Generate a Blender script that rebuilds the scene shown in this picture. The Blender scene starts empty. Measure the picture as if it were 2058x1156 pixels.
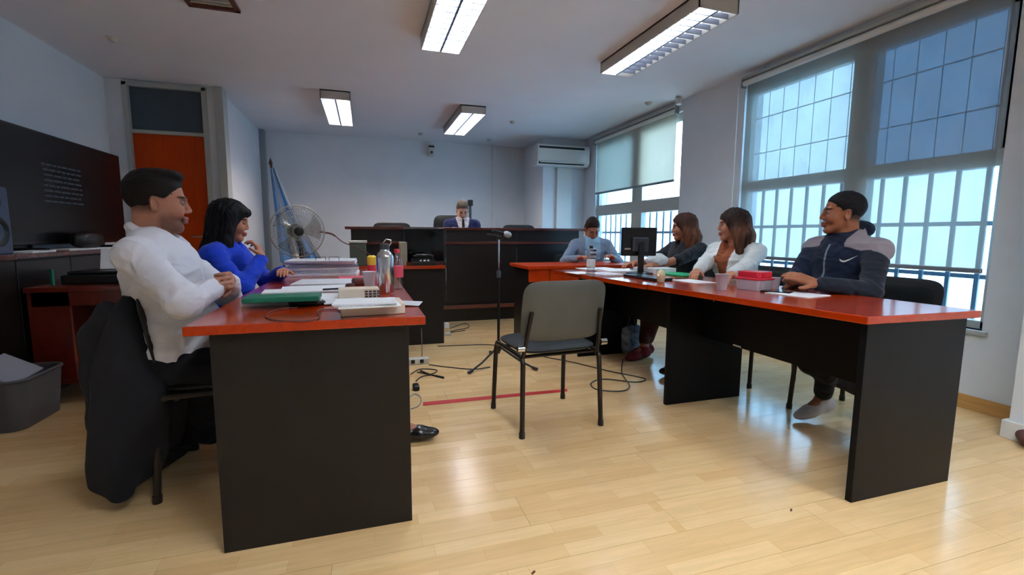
import bpy, math, random
import numpy as np
from mathutils import Vector, Matrix
random.seed(7); np.random.seed(7)
PI = math.pi
scene = bpy.context.scene
COL = scene.collection

# ------------------------------------------------------------------ camera
CAM_YAW, CAM_PITCH, CAM_ROLL, FPX, CAM_H = .3059, -.1155, .0058, 930.7, 1.05
_f = np.array([math.sin(CAM_YAW)*math.cos(CAM_PITCH), math.cos(CAM_YAW)*math.cos(CAM_PITCH), math.sin(CAM_PITCH)])
_r = np.array([math.cos(CAM_YAW), -math.sin(CAM_YAW), 0.0]); _u = np.cross(_r, _f)
_r2 = _r*math.cos(CAM_ROLL)+_u*math.sin(CAM_ROLL); _u2 = -_r*math.sin(CAM_ROLL)+_u*math.cos(CAM_ROLL)
cd = bpy.data.cameras.new('camera'); cam = bpy.data.objects.new('camera', cd); COL.objects.link(cam)
cd.sensor_width = 36; cd.lens = FPX/2058*36; cd.clip_start = .02; cd.clip_end = 200
cam.matrix_world = Matrix(((_r2[0], _u2[0], -_f[0], 0), (_r2[1], _u2[1], -_f[1], 0), (_r2[2], _u2[2], -_f[2], CAM_H), (0, 0, 0, 1)))
scene.camera = cam

def at(x, y, X=None, Y=None, Z=None):
    """point of the room seen at photo pixel (x, y) on the plane X=, Y= or Z="""
    d = _f+_r2*(x-1029)/FPX-_u2*(y-578)/FPX
    t = (Z-CAM_H)/d[2] if Z is not None else (Y/d[1] if Y is not None else X/d[0])
    return Vector((d[0]*t, d[1]*t, CAM_H+d[2]*t))

# ------------------------------------------------------------------ world, light, exposure
w = bpy.data.worlds.new('overcast_sky'); scene.world = w; w.use_nodes = True
bg = w.node_tree.nodes['Background']
bg.inputs[0].default_value = (.56, .80, 1.0, 1); bg.inputs[1].default_value = 3.7
scene.view_settings.view_transform = 'Standard'; scene.view_settings.look = 'None'
scene.view_settings.gamma = 1; scene.view_settings.exposure = 1.52; scene.view_settings.use_curve_mapping = False
TUBE_ON, TUBE_WARM, TUBE_DIM = 32.0, 75.0, 22.0
TUBE_REAR = 66.0
for (y0, y1) in ((1.75, 3.72), (4.66, 6.7)):      # light portals in the two window openings
    l = bpy.data.lights.new('window_portal', 'AREA'); l.shape = 'RECTANGLE'; l.size = 2.0; l.size_y = y1-y0
    l.cycles.is_portal = True
    o = bpy.data.objects.new('window_portal', l); COL.objects.link(o)
    o.location = (3.68, (y0+y1)/2, 1.47); o.rotation_euler = (0, PI/2, 0)

# ------------------------------------------------------------------ materials
def srgb(r, g, b):
    f = lambda c: (c/255/12.92) if c/255 <= .04045 else ((c/255+.055)/1.055)**2.4
    return (f(r), f(g), f(b), 1)
def mat(name, col, rough=.5, metal=0., spec=.5, noise=0., nscale=20., bump=0., bscale=60., stretch=(1, 1, 1), coat=0., emit=None, estr=0., trans=0., sheen=0.):
    m = bpy.data.materials.new(name); m.use_nodes = True; nt = m.node_tree; b = nt.nodes['Principled BSDF']
    b.inputs['Base Color'].default_value = col; b.inputs['Roughness'].default_value = rough
    b.inputs['Metallic'].default_value = metal; b.inputs['Specular IOR Level'].default_value = spec
    b.inputs['Coat Weight'].default_value = coat; b.inputs['Coat Roughness'].default_value = .15
    b.inputs['Transmission Weight'].default_value = trans; b.inputs['Sheen Weight'].default_value = sheen
    if emit: b.inputs['Emission Color'].default_value = emit; b.inputs['Emission Strength'].default_value = estr
    if noise or bump:
        tc = nt.nodes.new('ShaderNodeTexCoord'); mp = nt.nodes.new('ShaderNodeMapping'); mp.inputs['Scale'].default_value = stretch
        nt.links.new(tc.outputs['Object'], mp.inputs[0])
    if noise:
        n = nt.nodes.new('ShaderNodeTexNoise'); n.inputs['Scale'].default_value = nscale; n.inputs['Detail'].default_value = 5
        nt.links.new(mp.outputs[0], n.inputs['Vector'])
        r = nt.nodes.new('ShaderNodeMapRange'); r.inputs[1].default_value = .3; r.inputs[2].default_value = .7
        r.inputs[3].default_value = 1-noise; r.inputs[4].default_value = 1+noise; nt.links.new(n.outputs[0], r.inputs[0])
        h = nt.nodes.new('ShaderNodeHueSaturation'); h.inputs['Color'].default_value = col
        nt.links.new(r.outputs[0], h.inputs['Value']); nt.links.new(h.outputs[0], b.inputs['Base Color'])
    if bump:
        n = nt.nodes.new('ShaderNodeTexNoise'); n.inputs['Scale'].default_value = bscale; n.inputs['Detail'].default_value = 4
        nt.links.new(mp.outputs[0], n.inputs['Vector'])
        bp = nt.nodes.new('ShaderNodeBump'); bp.inputs['Strength'].default_value = bump; bp.inputs['Distance'].default_value = .01
        nt.links.new(n.outputs[0], bp.inputs['Height']); nt.links.new(bp.outputs[0], b.inputs['Normal'])
    return m
def emat(name, col, s):
    m = bpy.data.materials.new(name); m.use_nodes = True; nt = m.node_tree; nt.nodes.clear()
    e = nt.nodes.new('ShaderNodeEmission'); e.inputs[0].default_value = col; e.inputs[1].default_value = s
    o = nt.nodes.new('ShaderNodeOutputMaterial'); nt.links.new(e.outputs[0], o.inputs[0]); return m
def glassy(name, tint, gloss=.08, rough=.02):
    m = bpy.data.materials.new(name); m.use_nodes = True; nt = m.node_tree; nt.nodes.clear()
    t = nt.nodes.new('ShaderNodeBsdfTransparent'); t.inputs[0].default_value = tint
    g = nt.nodes.new('ShaderNodeBsdfGlossy'); g.inputs['Roughness'].default_value = rough
    x = nt.nodes.new('ShaderNodeMixShader'); x.inputs[0].default_value = gloss
    o = nt.nodes.new('ShaderNodeOutputMaterial'); nt.links.new(t.outputs[0], x.inputs[1]); nt.links.new(g.outputs[0], x.inputs[2]); nt.links.new(x.outputs[0], o.inputs[0]); return m
def blind_mat(name, open_, trl, col):
    m = bpy.data.materials.new(name); m.use_nodes = True; nt = m.node_tree; nt.nodes.clear()
    t = nt.nodes.new('ShaderNodeBsdfTransparent')
    d = nt.nodes.new('ShaderNodeBsdfDiffuse'); d.inputs[0].default_value = col
    tl = nt.nodes.new('ShaderNodeBsdfTranslucent'); tl.inputs[0].default_value = col
    a = nt.nodes.new('ShaderNodeMixShader'); a.inputs[0].default_value = trl
    nt.links.new(d.outputs[0], a.inputs[1]); nt.links.new(tl.outputs[0], a.inputs[2])
    tc = nt.nodes.new('ShaderNodeTexCoord'); n = nt.nodes.new('ShaderNodeTexNoise'); n.inputs['Scale'].default_value = 6
    nt.links.new(tc.outputs['Object'], n.inputs['Vector'])
    r = nt.nodes.new('ShaderNodeMapRange'); r.inputs[3].default_value = open_*.85; r.inputs[4].default_value = open_*1.15; nt.links.new(n.outputs[0], r.inputs[0])
    x = nt.nodes.new('ShaderNodeMixShader'); nt.links.new(r.outputs[0], x.inputs[0])
    o = nt.nodes.new('ShaderNodeOutputMaterial'); nt.links.new(a.outputs[0], x.inputs[1]); nt.links.new(t.outputs[0], x.inputs[2]); nt.links.new(x.outputs[0], o.inputs[0]); return m
def plank_mat():
    m = mat('laminate_floor', srgb(222, 190, 132), rough=.22, spec=.5); nt = m.node_tree; b = nt.nodes['Principled BSDF']
    tc = nt.nodes.new('ShaderNodeTexCoord'); oi = nt.nodes.new('ShaderNodeObjectInfo')
    off = nt.nodes.new('ShaderNodeVectorMath'); off.operation = 'MULTIPLY_ADD'
    cb = nt.nodes.new('ShaderNodeCombineXYZ')
    for i in range(3): nt.links.new(oi.outputs['Random'], cb.inputs[i])
    off.inputs[1].default_value = (9, 5, 7); nt.links.new(cb.outputs[0], off.inputs[0]); nt.links.new(tc.outputs['Object'], off.inputs[2])
    # three printed strips on a board, each strip broken into staves of its own tone
    br = nt.nodes.new('ShaderNodeTexBrick'); br.offset = .37; br.offset_frequency = 2; br.squash = 1
    br.inputs['Color1'].default_value = srgb(240, 204, 150); br.inputs['Color2'].default_value = srgb(227, 186, 130); br.inputs['Mortar'].default_value = srgb(214, 178, 118)
    br.inputs['Scale'].default_value = 1; br.inputs['Mortar Size'].default_value = .0008; br.inputs['Brick Width'].default_value = .42; br.inputs['Row Height'].default_value = .0632
    nt.links.new(off.outputs[0], br.inputs['Vector'])
    # keep the rows aligned with the board: only shift along x
    sep = nt.nodes.new('ShaderNodeSeparateXYZ'); nt.links.new(tc.outputs['Object'], sep.inputs[0])
    mul = nt.nodes.new('ShaderNodeMath'); mul.operation = 'MULTIPLY_ADD'; mul.inputs[1].default_value = 13.7
    nt.links.new(oi.outputs['Random'], mul.inputs[0]); nt.links.new(sep.outputs[0], mul.inputs[2])
    mul2 = nt.nodes.new('ShaderNodeMath'); mul2.operation = 'MULTIPLY'; mul2.inputs[1].default_value = 40.0
    flo = nt.nodes.new('ShaderNodeMath'); flo.operation = 'FLOOR'; nt.links.new(oi.outputs['Random'], mul2.inputs[0]); nt.links.new(mul2.outputs[0], flo.inputs[0])
    mad = nt.nodes.new('ShaderNodeMath'); mad.operation = 'MULTIPLY_ADD'; mad.inputs[1].default_value = .1896
    nt.links.new(flo.outputs[0], mad.inputs[0])
    ad = nt.nodes.new('ShaderNodeMath'); ad.operation = 'ADD'; ad.inputs[1].default_value = .0948; nt.links.new(sep.outputs[1], ad.inputs[0]); nt.links.new(ad.outputs[0], mad.inputs[2])
    cv = nt.nodes.new('ShaderNodeCombineXYZ'); nt.links.new(mul.outputs[0], cv.inputs[0]); nt.links.new(mad.outputs[0], cv.inputs[1])
    nt.links.new(cv.outputs[0], br.inputs['Vector'])
    n = nt.nodes.new('ShaderNodeTexNoise'); n.inputs['Scale'].default_value = 4; n.inputs['Detail'].default_value = 6; n.inputs['Distortion'].default_value = .6
    mp = nt.nodes.new('ShaderNodeMapping'); mp.inputs['Scale'].default_value = (1.2, 14, 1); nt.links.new(off.outputs[0], mp.inputs[0]); nt.links.new(mp.outputs[0], n.inputs['Vector'])
    r = nt.nodes.new('ShaderNodeMapRange'); r.inputs[1].default_value = .3; r.inputs[2].default_value = .7; r.inputs[3].default_value = .93; r.inputs[4].default_value = 1.04; nt.links.new(n.outputs[0], r.inputs[0])
    h = nt.nodes.new('ShaderNodeHueSaturation'); nt.links.new(br.outputs[0], h.inputs['Color']); nt.links.new(r.outputs[0], h.inputs['Value']); nt.links.new(h.outputs[0], b.inputs['Base Color'])
    r2 = nt.nodes.new('ShaderNodeMapRange'); r2.inputs[3].default_value = .13; r2.inputs[4].default_value = .24; nt.links.new(n.outputs[0], r2.inputs[0]); nt.links.new(r2.outputs[0], b.inputs['Roughness'])
    return m
def wood_mat(name, c1, c2, rough=.2, grain=(1, 18, 18), coat=.3, spec=.5):
    m = mat(name, c1, rough=rough, coat=coat, spec=spec); nt = m.node_tree; b = nt.nodes['Principled BSDF']
    tc = nt.nodes.new('ShaderNodeTexCoord'); mp = nt.nodes.new('ShaderNodeMapping'); mp.inputs['Scale'].default_value = grain
    n = nt.nodes.new('ShaderNodeTexNoise'); n.inputs['Scale'].default_value = 3; n.inputs['Detail'].default_value = 8; n.inputs['Distortion'].default_value = 1.
    cr = nt.nodes.new('ShaderNodeValToRGB'); cr.color_ramp.elements[0].color = c1; cr.color_ramp.elements[1].color = c2
    cr.color_ramp.elements[0].position = .35; cr.color_ramp.elements[1].position = .7
    nt.links.new(tc.outputs['Object'], mp.inputs[0]); nt.links.new(mp.outputs[0], n.inputs['Vector']); nt.links.new(n.outputs[0], cr.inputs[0]); nt.links.new(cr.outputs[0], b.inputs['Base Color'])
    return m
def vcol_mat(name, rough=.5, bump=.0, bscale=200, sheen=0., spec=.4, sss=0.):
    m = mat(name, (1, 1, 1, 1), rough=rough, bump=bump, bscale=bscale, sheen=sheen, spec=spec); nt = m.node_tree
    a = nt.nodes.new('ShaderNodeVertexColor'); a.layer_name = 'Col'; nt.links.new(a.outputs[0], nt.nodes['Principled BSDF'].inputs['Base Color'])
    return m
M = dict(
    wall=mat('wall_paint', srgb(222, 228, 234), .75, noise=.03, nscale=3, bump=.05, bscale=90),
    ceil=mat('ceiling_paint', srgb(230, 233, 240), .85, noise=.02, nscale=2, bump=.04, bscale=70),
    frame=mat('window_frame_paint', srgb(176, 182, 178), .4),
    alu=mat('grey_aluminium', srgb(150, 156, 160), .35, metal=.6),
    bar=mat('barred_steel_paint', srgb(120, 135, 145), .5),
    white=mat('white_plastic', srgb(225, 225, 222), .35),
    offwhite=mat('off_white_plastic', srgb(205, 203, 196), .4),
    plank=plank_mat(),
    sub=mat('floor_screed', srgb(120, 95, 60), .9),
    cherry=wood_mat('cherry_laminate', srgb(160, 44, 3), srgb(174, 54, 7), .16, (14, 1.2, 14)),
    cherry_edge=wood_mat('cherry_edge_band', srgb(178, 50, 0), srgb(190, 60, 2), .45, (6, 6, 1), 0., .2),
    darkred=wood_mat('red_brown_wood', srgb(88, 22, 8), srgb(108, 30, 12), .3, (14, 1.5, 14)),
    door=wood_mat('door_veneer', srgb(186, 62, 0), srgb(200, 72, 2), .5, (10, 10, .8), 0., .2),
    base=wood_mat('baseboard_wood', srgb(190, 140, 76), srgb(208, 160, 94), .35, (1, 1, 12)),
    black=mat('black_laminate', srgb(25, 21, 20), .42, spec=.3, noise=.12, nscale=160, bump=.05, bscale=300),
    black_shaded=mat('shaded_black_laminate', srgb(9, 10, 14), .4, spec=.16, noise=.12, nscale=160),  # same black laminate, colour darkened for the dimmer light on the right desks
    pane_pale=glassy('faintly_blue_glass', (.72, .84, .92, 1), .05),
    pane_grey=glassy('slightly_grey_glass', (.60, .70, .76, 1), .05), blade=mat('louver_blade', srgb(120, 126, 142), .5),
    benchtop=wood_mat('dark_mahogany', srgb(84, 34, 28), srgb(108, 46, 36), .25, (2, 14, 14)),
    benchdark=mat('dark_bench_panel', srgb(20, 13, 12), .35, noise=.1, nscale=30),
    blackplastic=mat('black_plastic', srgb(14, 14, 16), .35),
    gloss=mat('black_screen', srgb(6, 6, 8), .08, spec=.6),
    dkgrey=mat('dark_grey_plastic', srgb(58, 62, 70), .4),
    padback=mat('grey_back_shell', srgb(82, 82, 78), .55, noise=.06, nscale=8, bump=.08, bscale=300),
    padseat=mat('dark_seat_vinyl', srgb(20, 24, 24), .55, spec=.3, bump=.1, bscale=200),
    padblack=mat('black_seat_fabric', srgb(15, 16, 19), .7, bump=.15, bscale=250),
    tube=mat('black_steel_tube', srgb(40, 33, 28), .35, metal=.3),
    chrome=mat('chrome', srgb(210, 210, 210), .15, metal=1),
    steel=mat('brushed_steel', srgb(205, 206, 212), .2, metal=1., bump=.02, bscale=60, stretch=(1, 1, 40)),
    paper=mat('paper', srgb(232, 234, 238), .8, noise=.02),
    cream=mat('cream_card', srgb(222, 208, 190), .7),
    printed=mat('printed_paper', srgb(205, 208, 214), .8, noise=.2, nscale=60, stretch=(1, 12, 1)),
    green=mat('green_folder', srgb(10, 108, 84), .5),
    green2=mat('bright_green_folder', srgb(20, 165, 110), .5),
    greenbox=mat('grey_green_metal', srgb(84, 96, 82), .5, noise=.05),
    yellow=mat('yellow_plastic', srgb(238, 205, 60), .4),
    red=mat('red_plastic', srgb(205, 40, 60), .3),
    pink=mat('pink_label', srgb(214, 74, 96), .5),
    redtape=mat('red_tape', srgb(196, 30, 32), .5),
    blueflag=mat('flag_blue', srgb(84, 134, 188), .7, sheen=.3), whiteflag=mat('flag_white', srgb(222, 220, 214), .7),
    navy=mat('navy_plastic', srgb(22, 40, 84), .45), bluegrey=mat('blue_grey_case', srgb(74, 88, 118), .45),
    bin=mat('grey_bin_plastic', srgb(84, 84, 88), .5), tan=mat('brown_leather', srgb(96, 50, 40), .6, noise=.2, nscale=30),
    cup=mat('white_foam', srgb(228, 232, 240), .5), clear=glassy('clear_plastic', (.93, .94, .95, 1), .12, .08),
    milky=mat('milky_plastic', srgb(214, 204, 214), .3, trans=.25),
    bottlewater=glassy('clear_bottle', (.82, .85, .86, 1), .15, .05),
    pane=glassy('window_glass', (.97, .98, .98, 1), .05), pane_blue=glassy('blue_tinted_glass', (.21, .31, .40, 1), .05),  # blue pane: transparent colour tinted dark blue
    transom=mat('dark_transom_glass', srgb(66, 80, 92), .15, noise=.08, nscale=3),
    blind1=blind_mat('screen_blind', .40, .20, srgb(168, 172, 168)), blind2=blind_mat('cream_blind', .12, .35, srgb(206, 208, 198)),
    tube_rear=emat('rear_lit_tube', (.84, .92, 1, 1), TUBE_REAR), ledge=wood_mat('muted_ledge_wood', srgb(104, 52, 38), srgb(126, 66, 48), .35, (2, 14, 14)),
    tube_far=emat('far_lit_tube', (1, .94, .88, 1), 60.0),
    tube_on=emat('lit_tube', (.80, .90, 1, 1), TUBE_ON), tube_warm=emat('warm_tube', (1, .72, .55, 1), TUBE_WARM), tube_dim=emat('dim_tube', (.85, .88, 1, 1), TUBE_DIM),
    reflector=mat('mirror_reflector', srgb(225, 228, 235), .25, metal=.9), fixture=mat('fixture_enamel', srgb(188, 184, 176), .5),
    tvscreen=mat('matt_black_screen', srgb(8, 8, 10), .3, spec=.3), tube_low=emat('faint_tube', (.8, .88, 1, 1), 2.5),
    screen=emat('screen_text', (.25, .28, .4, 1), .03),
    skin=vcol_mat('skin', .5, spec=.3), vhair=vcol_mat('hair', .6, .3, 160, spec=.18),
    eye=mat('eye_white', srgb(120, 100, 92), .5), iris=mat('dark_iris', srgb(30, 18, 12), .15),
)

# ------------------------------------------------------------------ object helpers
def tag(o, label=None, cat=None, group=None, kind=None):
    if label: o['label'] = label
    if cat: o['category'] = cat
    if group: o['group'] = group
    if kind: o['kind'] = kind
    return o
def thing(name, label, cat, loc=(0, 0, 0), rz=0., group=None):
    o = bpy.data.objects.new(name, None); COL.objects.link(o); o.empty_display_size = .1
    o.location = loc; o.rotation_euler = (0, 0, rz); return tag(o, label, cat, group)
def link_mesh(name, me, m, parent=None):
    o = bpy.data.objects.new(name, me); COL.objects.link(o)
    if m is not None and not me.materials:
        for x in (m if isinstance(m, (list, tuple)) else [m]): me.materials.append(x)
    if parent is not None: o.parent = parent
    return o
def rotz(a): return Matrix.Rotation(a, 3, 'Z')
def eul(x=0, y=0, z=0): return Matrix.Rotation(z, 3, 'Z') @ Matrix.Rotation(y, 3, 'Y') @ Matrix.Rotation(x, 3, 'X')
class MB:
    def __init__(s): s.v = []; s.f = []; s.mi = []; s.cur = 0
    def add(s, vs, fs):
        b = len(s.v); s.v += [Vector(v) for v in vs]; s.f += [tuple(i+b for i in f) for f in fs]; s.mi += [s.cur]*len(fs); return s
    def box(s, lo, hi):
        (a, b, c), (d, e, f) = lo, hi
        return s.add([(a, b, c), (d, b, c), (d, e, c), (a, e, c), (a, b, f), (d, b, f), (d, e, f), (a, e, f)],
                     [(0, 3, 2, 1), (4, 5, 6, 7), (0, 1, 5, 4), (1, 2, 6, 5), (2, 3, 7, 6), (3, 0, 4, 7)])
    def cbox(s, c, size, R=None):
        c = Vector(c); h = Vector(size)/2; R = R or Matrix.Identity(3)
        vs = [c+R @ Vector((sx*h.x, sy*h.y, sz*h.z)) for sz in (-1, 1) for sx, sy in ((-1, -1), (1, -1), (1, 1), (-1, 1))]
        return s.add(vs, [(0, 3, 2, 1), (4, 5, 6, 7), (0, 1, 5, 4), (1, 2, 6, 5), (2, 3, 7, 6), (3, 0, 4, 7)])
    def tube(s, pts, r, n=10, caps=True, closed=False):
        pts = [Vector(p) for p in pts]; N = len(pts); rr = r if isinstance(r, (list, tuple)) else [r]*N
        d0 = (pts[1]-pts[0]).normalized(); up = Vector((0, 0, 1)) if abs(d0.z) < .9 else Vector((1, 0, 0))
        a = d0.cross(up).normalized(); vs = []
        for i, p in enumerate(pts):
            if closed: d = (pts[(i+1) % N]-pts[i-1]).normalized()
            else: d = ((pts[min(i+1, N-1)]-p).normalized()+(p-pts[max(i-1, 0)]).normalized())
            if d.length < 1e-6: d = Vector((0, 0, 1))
            d.normalize(); a = (a-d*a.dot(d)).normalized(); b = d.cross(a)
            for k in range(n): t = 2*PI*k/n; vs.append(p+(a*math.cos(t)+b*math.sin(t))*rr[i])
        fs = [(i*n+k, i*n+(k+1) % n, ((i+1) % N)*n+(k+1) % n, ((i+1) % N)*n+k) for i in range(N if closed else N-1) for k in range(n)]
        if caps and not closed: fs += [tuple(reversed(range(n))), tuple((N-1)*n+k for k in range(n))]
        return s.add(vs, fs)
    def cyl(s, p0, p1, r0, r1=None, n=20): return s.tube([p0, p1], [r0, r0 if r1 is None else r1], n)
    def lathe(s, prof, c=(0, 0, 0), n=24, R=None):
        c = Vector(c); R = R or Matrix.Identity(3); vs = []
        for (r, z) in prof:
            for k in range(n): t = 2*PI*k/n; vs.append(c+R @ Vector((r*math.cos(t), r*math.sin(t), z)))
        L = len(prof)
        fs = [(i*n+k, i*n+(k+1) % n, (i+1)*n+(k+1) % n, (i+1)*n+k) for i in range(L-1) for k in range(n)]
        fs += [tuple(reversed(range(n))), tuple((L-1)*n+k for k in range(n))]
        return s.add(vs, fs)
    def prism(s, poly, z0, z1, T=None):
        n = len(poly); T = T or (lambda v: v)
        vs = [T(Vector((x, y, z0))) for x, y in poly]+[T(Vector((x, y, z1))) for x, y in poly]
        return s.add(vs, [tuple(reversed(range(n))), tuple(range(n, 2*n))]+[(i, (i+1) % n, n+(i+1) % n, n+i) for i in range(n)])
    def grid(s, P, thick=0.):
        """P[i][j] points -> sheet (thickened by a solidify modifier in build)"""
        a, b = len(P), len(P[0])
        return s.add([p for row in P for p in row], [(i*b+j, (i+1)*b+j, (i+1)*b+j+1, i*b+j+1) for i in range(a-1) for j in range(b-1)])
    def build(s, name, m, parent=None, smooth=False, bevel=0., solid=0., subsurf=0, W=False, seg=2):
        me = bpy.data.meshes.new(name); vs = s.v
        if W and parent is not None:
            inv = Matrix.Rotation(-parent.rotation_euler.z, 3, 'Z'); off = Vector(parent.location); vs = [inv @ (v-off) for v in vs]
        me.from_pydata([tuple(v) for v in vs], [], s.f)
        o = link_mesh(name, me, m, parent)
        if any(s.mi): me.polygons.foreach_set('material_index', s.mi)
        if smooth:
            me.polygons.foreach_set('use_smooth', [True]*len(me.polygons))
            me.set_sharp_from_angle(angle=math.radians(42))
        if solid: md = o.modifiers.new('t', 'SOLIDIFY'); md.thickness = solid; md.offset = 0
        if bevel: md = o.modifiers.new('b', 'BEVEL'); md.width = bevel; md.segments = seg; md.limit_method = 'ANGLE'
        if subsurf: md = o.modifiers.new('s', 'SUBSURF'); md.levels = md.render_levels = subsurf
        return o
def rrect(w, h, r, n=6, cx=0, cy=0):
    pts = []
    for (sx, sy, a0) in ((1, 1, 0), (-1, 1, 90), (-1, -1, 180), (1, -1, 270)):
        for k in range(n+1):
            a = math.radians(a0+90*k/n); pts.append((cx+sx*(w/2-r)+r*math.cos(a), cy+sy*(h/2-r)+r*math.sin(a)))
    return pts
def copy_tree(o, parent=None):
    c = o.copy(); COL.objects.link(c)
    if parent is not None: c.parent = parent
    for ch in list(o.children): copy_tree(ch, c)
    return c
def smooth_path(pts, k=6):
    P = [Vector(p) for p in pts]; P = [P[0]*2-P[1]]+P+[P[-1]*2-P[-2]]; out = []
    for i in range(1, len(P)-2):
        for j in range(k):
            t = j/k; a, b, c, d = P[i-1:i+3]
            out.append(.5*((2*b)+(c-a)*t+(2*a-5*b+4*c-d)*t*t+(3*b-a-3*c+d)*t**3))
    out.append(P[-2]); return out
# ------------------------------------------------------------------ the room
ZC, XR, XL, YB = 2.58, 3.5, -2.45, 8.05
def struct(name, mb, m, parent=None, **k):
    o = mb.build(name, m, parent, **k)
    if parent is None: o['kind'] = 'structure'
    return o
floor = struct('floor', MB().box((XL-.2, -4.2, -.12), (XR+.3, YB+.2, -.012)), M['sub'])
PW, PL = .1896, 1.195
pm = MB().cbox((0, 0, -.006), (PL-.001, PW-.001, .012)).build('plank', M['plank'], floor)
first = True
for r in range(-6, 43):
    y = r*PW+.05
    if y+PW/2 > YB: break
    x = XL+PL/2-((r*.437) % 1)*PL
    while x-PL/2 < XR:
        lo, hi = max(x-PL/2, XL), min(x+PL/2, XR)
        if hi-lo > .04 and not (y > 5.9 and x > -1.4):
            if hi-lo > PL-.01:
                o = pm if first else pm.copy()
                if not first: COL.objects.link(o)
                first = False; o.location = (x, y, 0)
            else:
                o = MB().cbox((0, 0, -.006), (hi-lo-.001, PW-.001, .012)).build('plank', M['plank'], floor); o.location = ((lo+hi)/2, y, 0)
        x += PL
struct('ceiling', MB().box((XL-.2, -4.2, ZC), (XR+.3, YB+.2, ZC+.15)), M['ceil'])
struct('wall_left', MB().box((XL-.15, -4.2, 0), (XL, 5.85, ZC)), M['wall'])
struct('wall_rear', MB().box((XL-.15, -4.35, 0), (XR+.3, -4.2, ZC)), M['wall'])
struct('wall_back', MB().box((-1.5, YB, 0), (XR+.3, YB+.15, ZC)), M['wall'])
struct('wall_side', MB().box((-1.62, 5.97, 0), (-1.47, YB+.1, ZC)), M['wall'])
# wall with the door, facing the camera
DX0, DX1, DY = -2.30, -1.56, 5.85
mb = MB(); mb.box((XL-.15, DY, 0), (DX0, DY+.12, ZC)).box((DX1, DY, 0), (-1.47, DY+.12, ZC)).box((DX0, DY, 2.56), (DX1, DY+.12, ZC))
struct('wall_door', mb, M['wall'])
d = thing('door_1', None, None, (-1.93, DY, 0)); del_keys = [k for k in ('label', 'category') if k in d]
d['kind'] = 'structure'
f = MB(); fw = .045
f.box((DX0, DY-.03, 0), (DX0+fw, DY+.1, 2.56)).box((DX1-fw, DY-.03, 0), (DX1, DY+.1, 2.56)).box((DX0, DY-.03, 2.52), (DX1, DY+.1, 2.565)).box((DX0, DY-.01, 2.06), (DX1, DY+.08, 2.095))
f.build('door_frame', M['frame'], d, W=True, bevel=.004)
MB().box((DX0+fw, DY+.02, .01), (DX1-fw, DY+.06, 2.06)).build('door_leaf', M['door'], d, W=True, bevel=.002)
MB().box((DX0+fw, DY+.03, 2.095), (DX1-fw, DY+.045, 2.52)).build('transom_pane', M['transom'], d, W=True)
h = MB(); h.cyl((DX1-.11, DY+.02, 1.0), (DX1-.11, DY-.03, 1.0), .01).cyl((DX1-.11, DY-.03, 1.0), (DX1-.22, DY-.03, 1.0), .009); h.build('door_handle', M['chrome'], d, W=True, smooth=True)
# right wall with the two window openings
W1, W2 = (1.75, 3.72, .49, 2.46), (4.64, 6.72, .62, 2.46)
mb = MB()
T = .22
for (y0, y1) in ((-4.2, W1[0]), (W1[1], W2[0]), (W2[1], YB+.1)): mb.box((XR, y0, 0), (XR+T, y1, ZC))
for (y0, y1, z0, z1) in (W1, W2): mb.box((XR, y0, 0), (XR+T, y1, z0)).box((XR, y0, z1), (XR+T, y1, ZC))
struct('wall_right', mb, M['wall'])
struct('wall_pillar', MB().box((3.19, -.3, 0), (XR, 1.44, ZC)), M['wall'], bevel=.004)
struct('wall_corner', MB().box((2.76, 7.12, 0), (XR, YB, ZC)), M['wall'], bevel=.004)
struct('trim_1', MB().box((2.99, 7.07, 0), (3.25, 7.12, 2.12)), M['white'], bevel=.004)
struct('trim_2', MB().box((2.17, YB-.035, 0), (2.225, YB, ZC)), M['wall'], bevel=.003)
struct('trim_3', MB().box((-1.47, 7.92, 0), (-1.40, YB, ZC)), M['alu'], bevel=.003)
struct('trim_4', MB().box((-1.475, 5.80, 0), (-1.40, 5.97, ZC)), M['frame'], bevel=.003)
struct('baseboard_right', MB().box((XR-.014, 1.44, 0), (XR, 7.1, .085)), M['base'], bevel=.003)
struct('baseboard_pillar', MB().box((3.17, -.3, 0), (3.19, 1.46, .095)).box((3.19, 1.44, 0), (XR-.02, 1.46, .095)), M['white'], bevel=.003)
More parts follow.
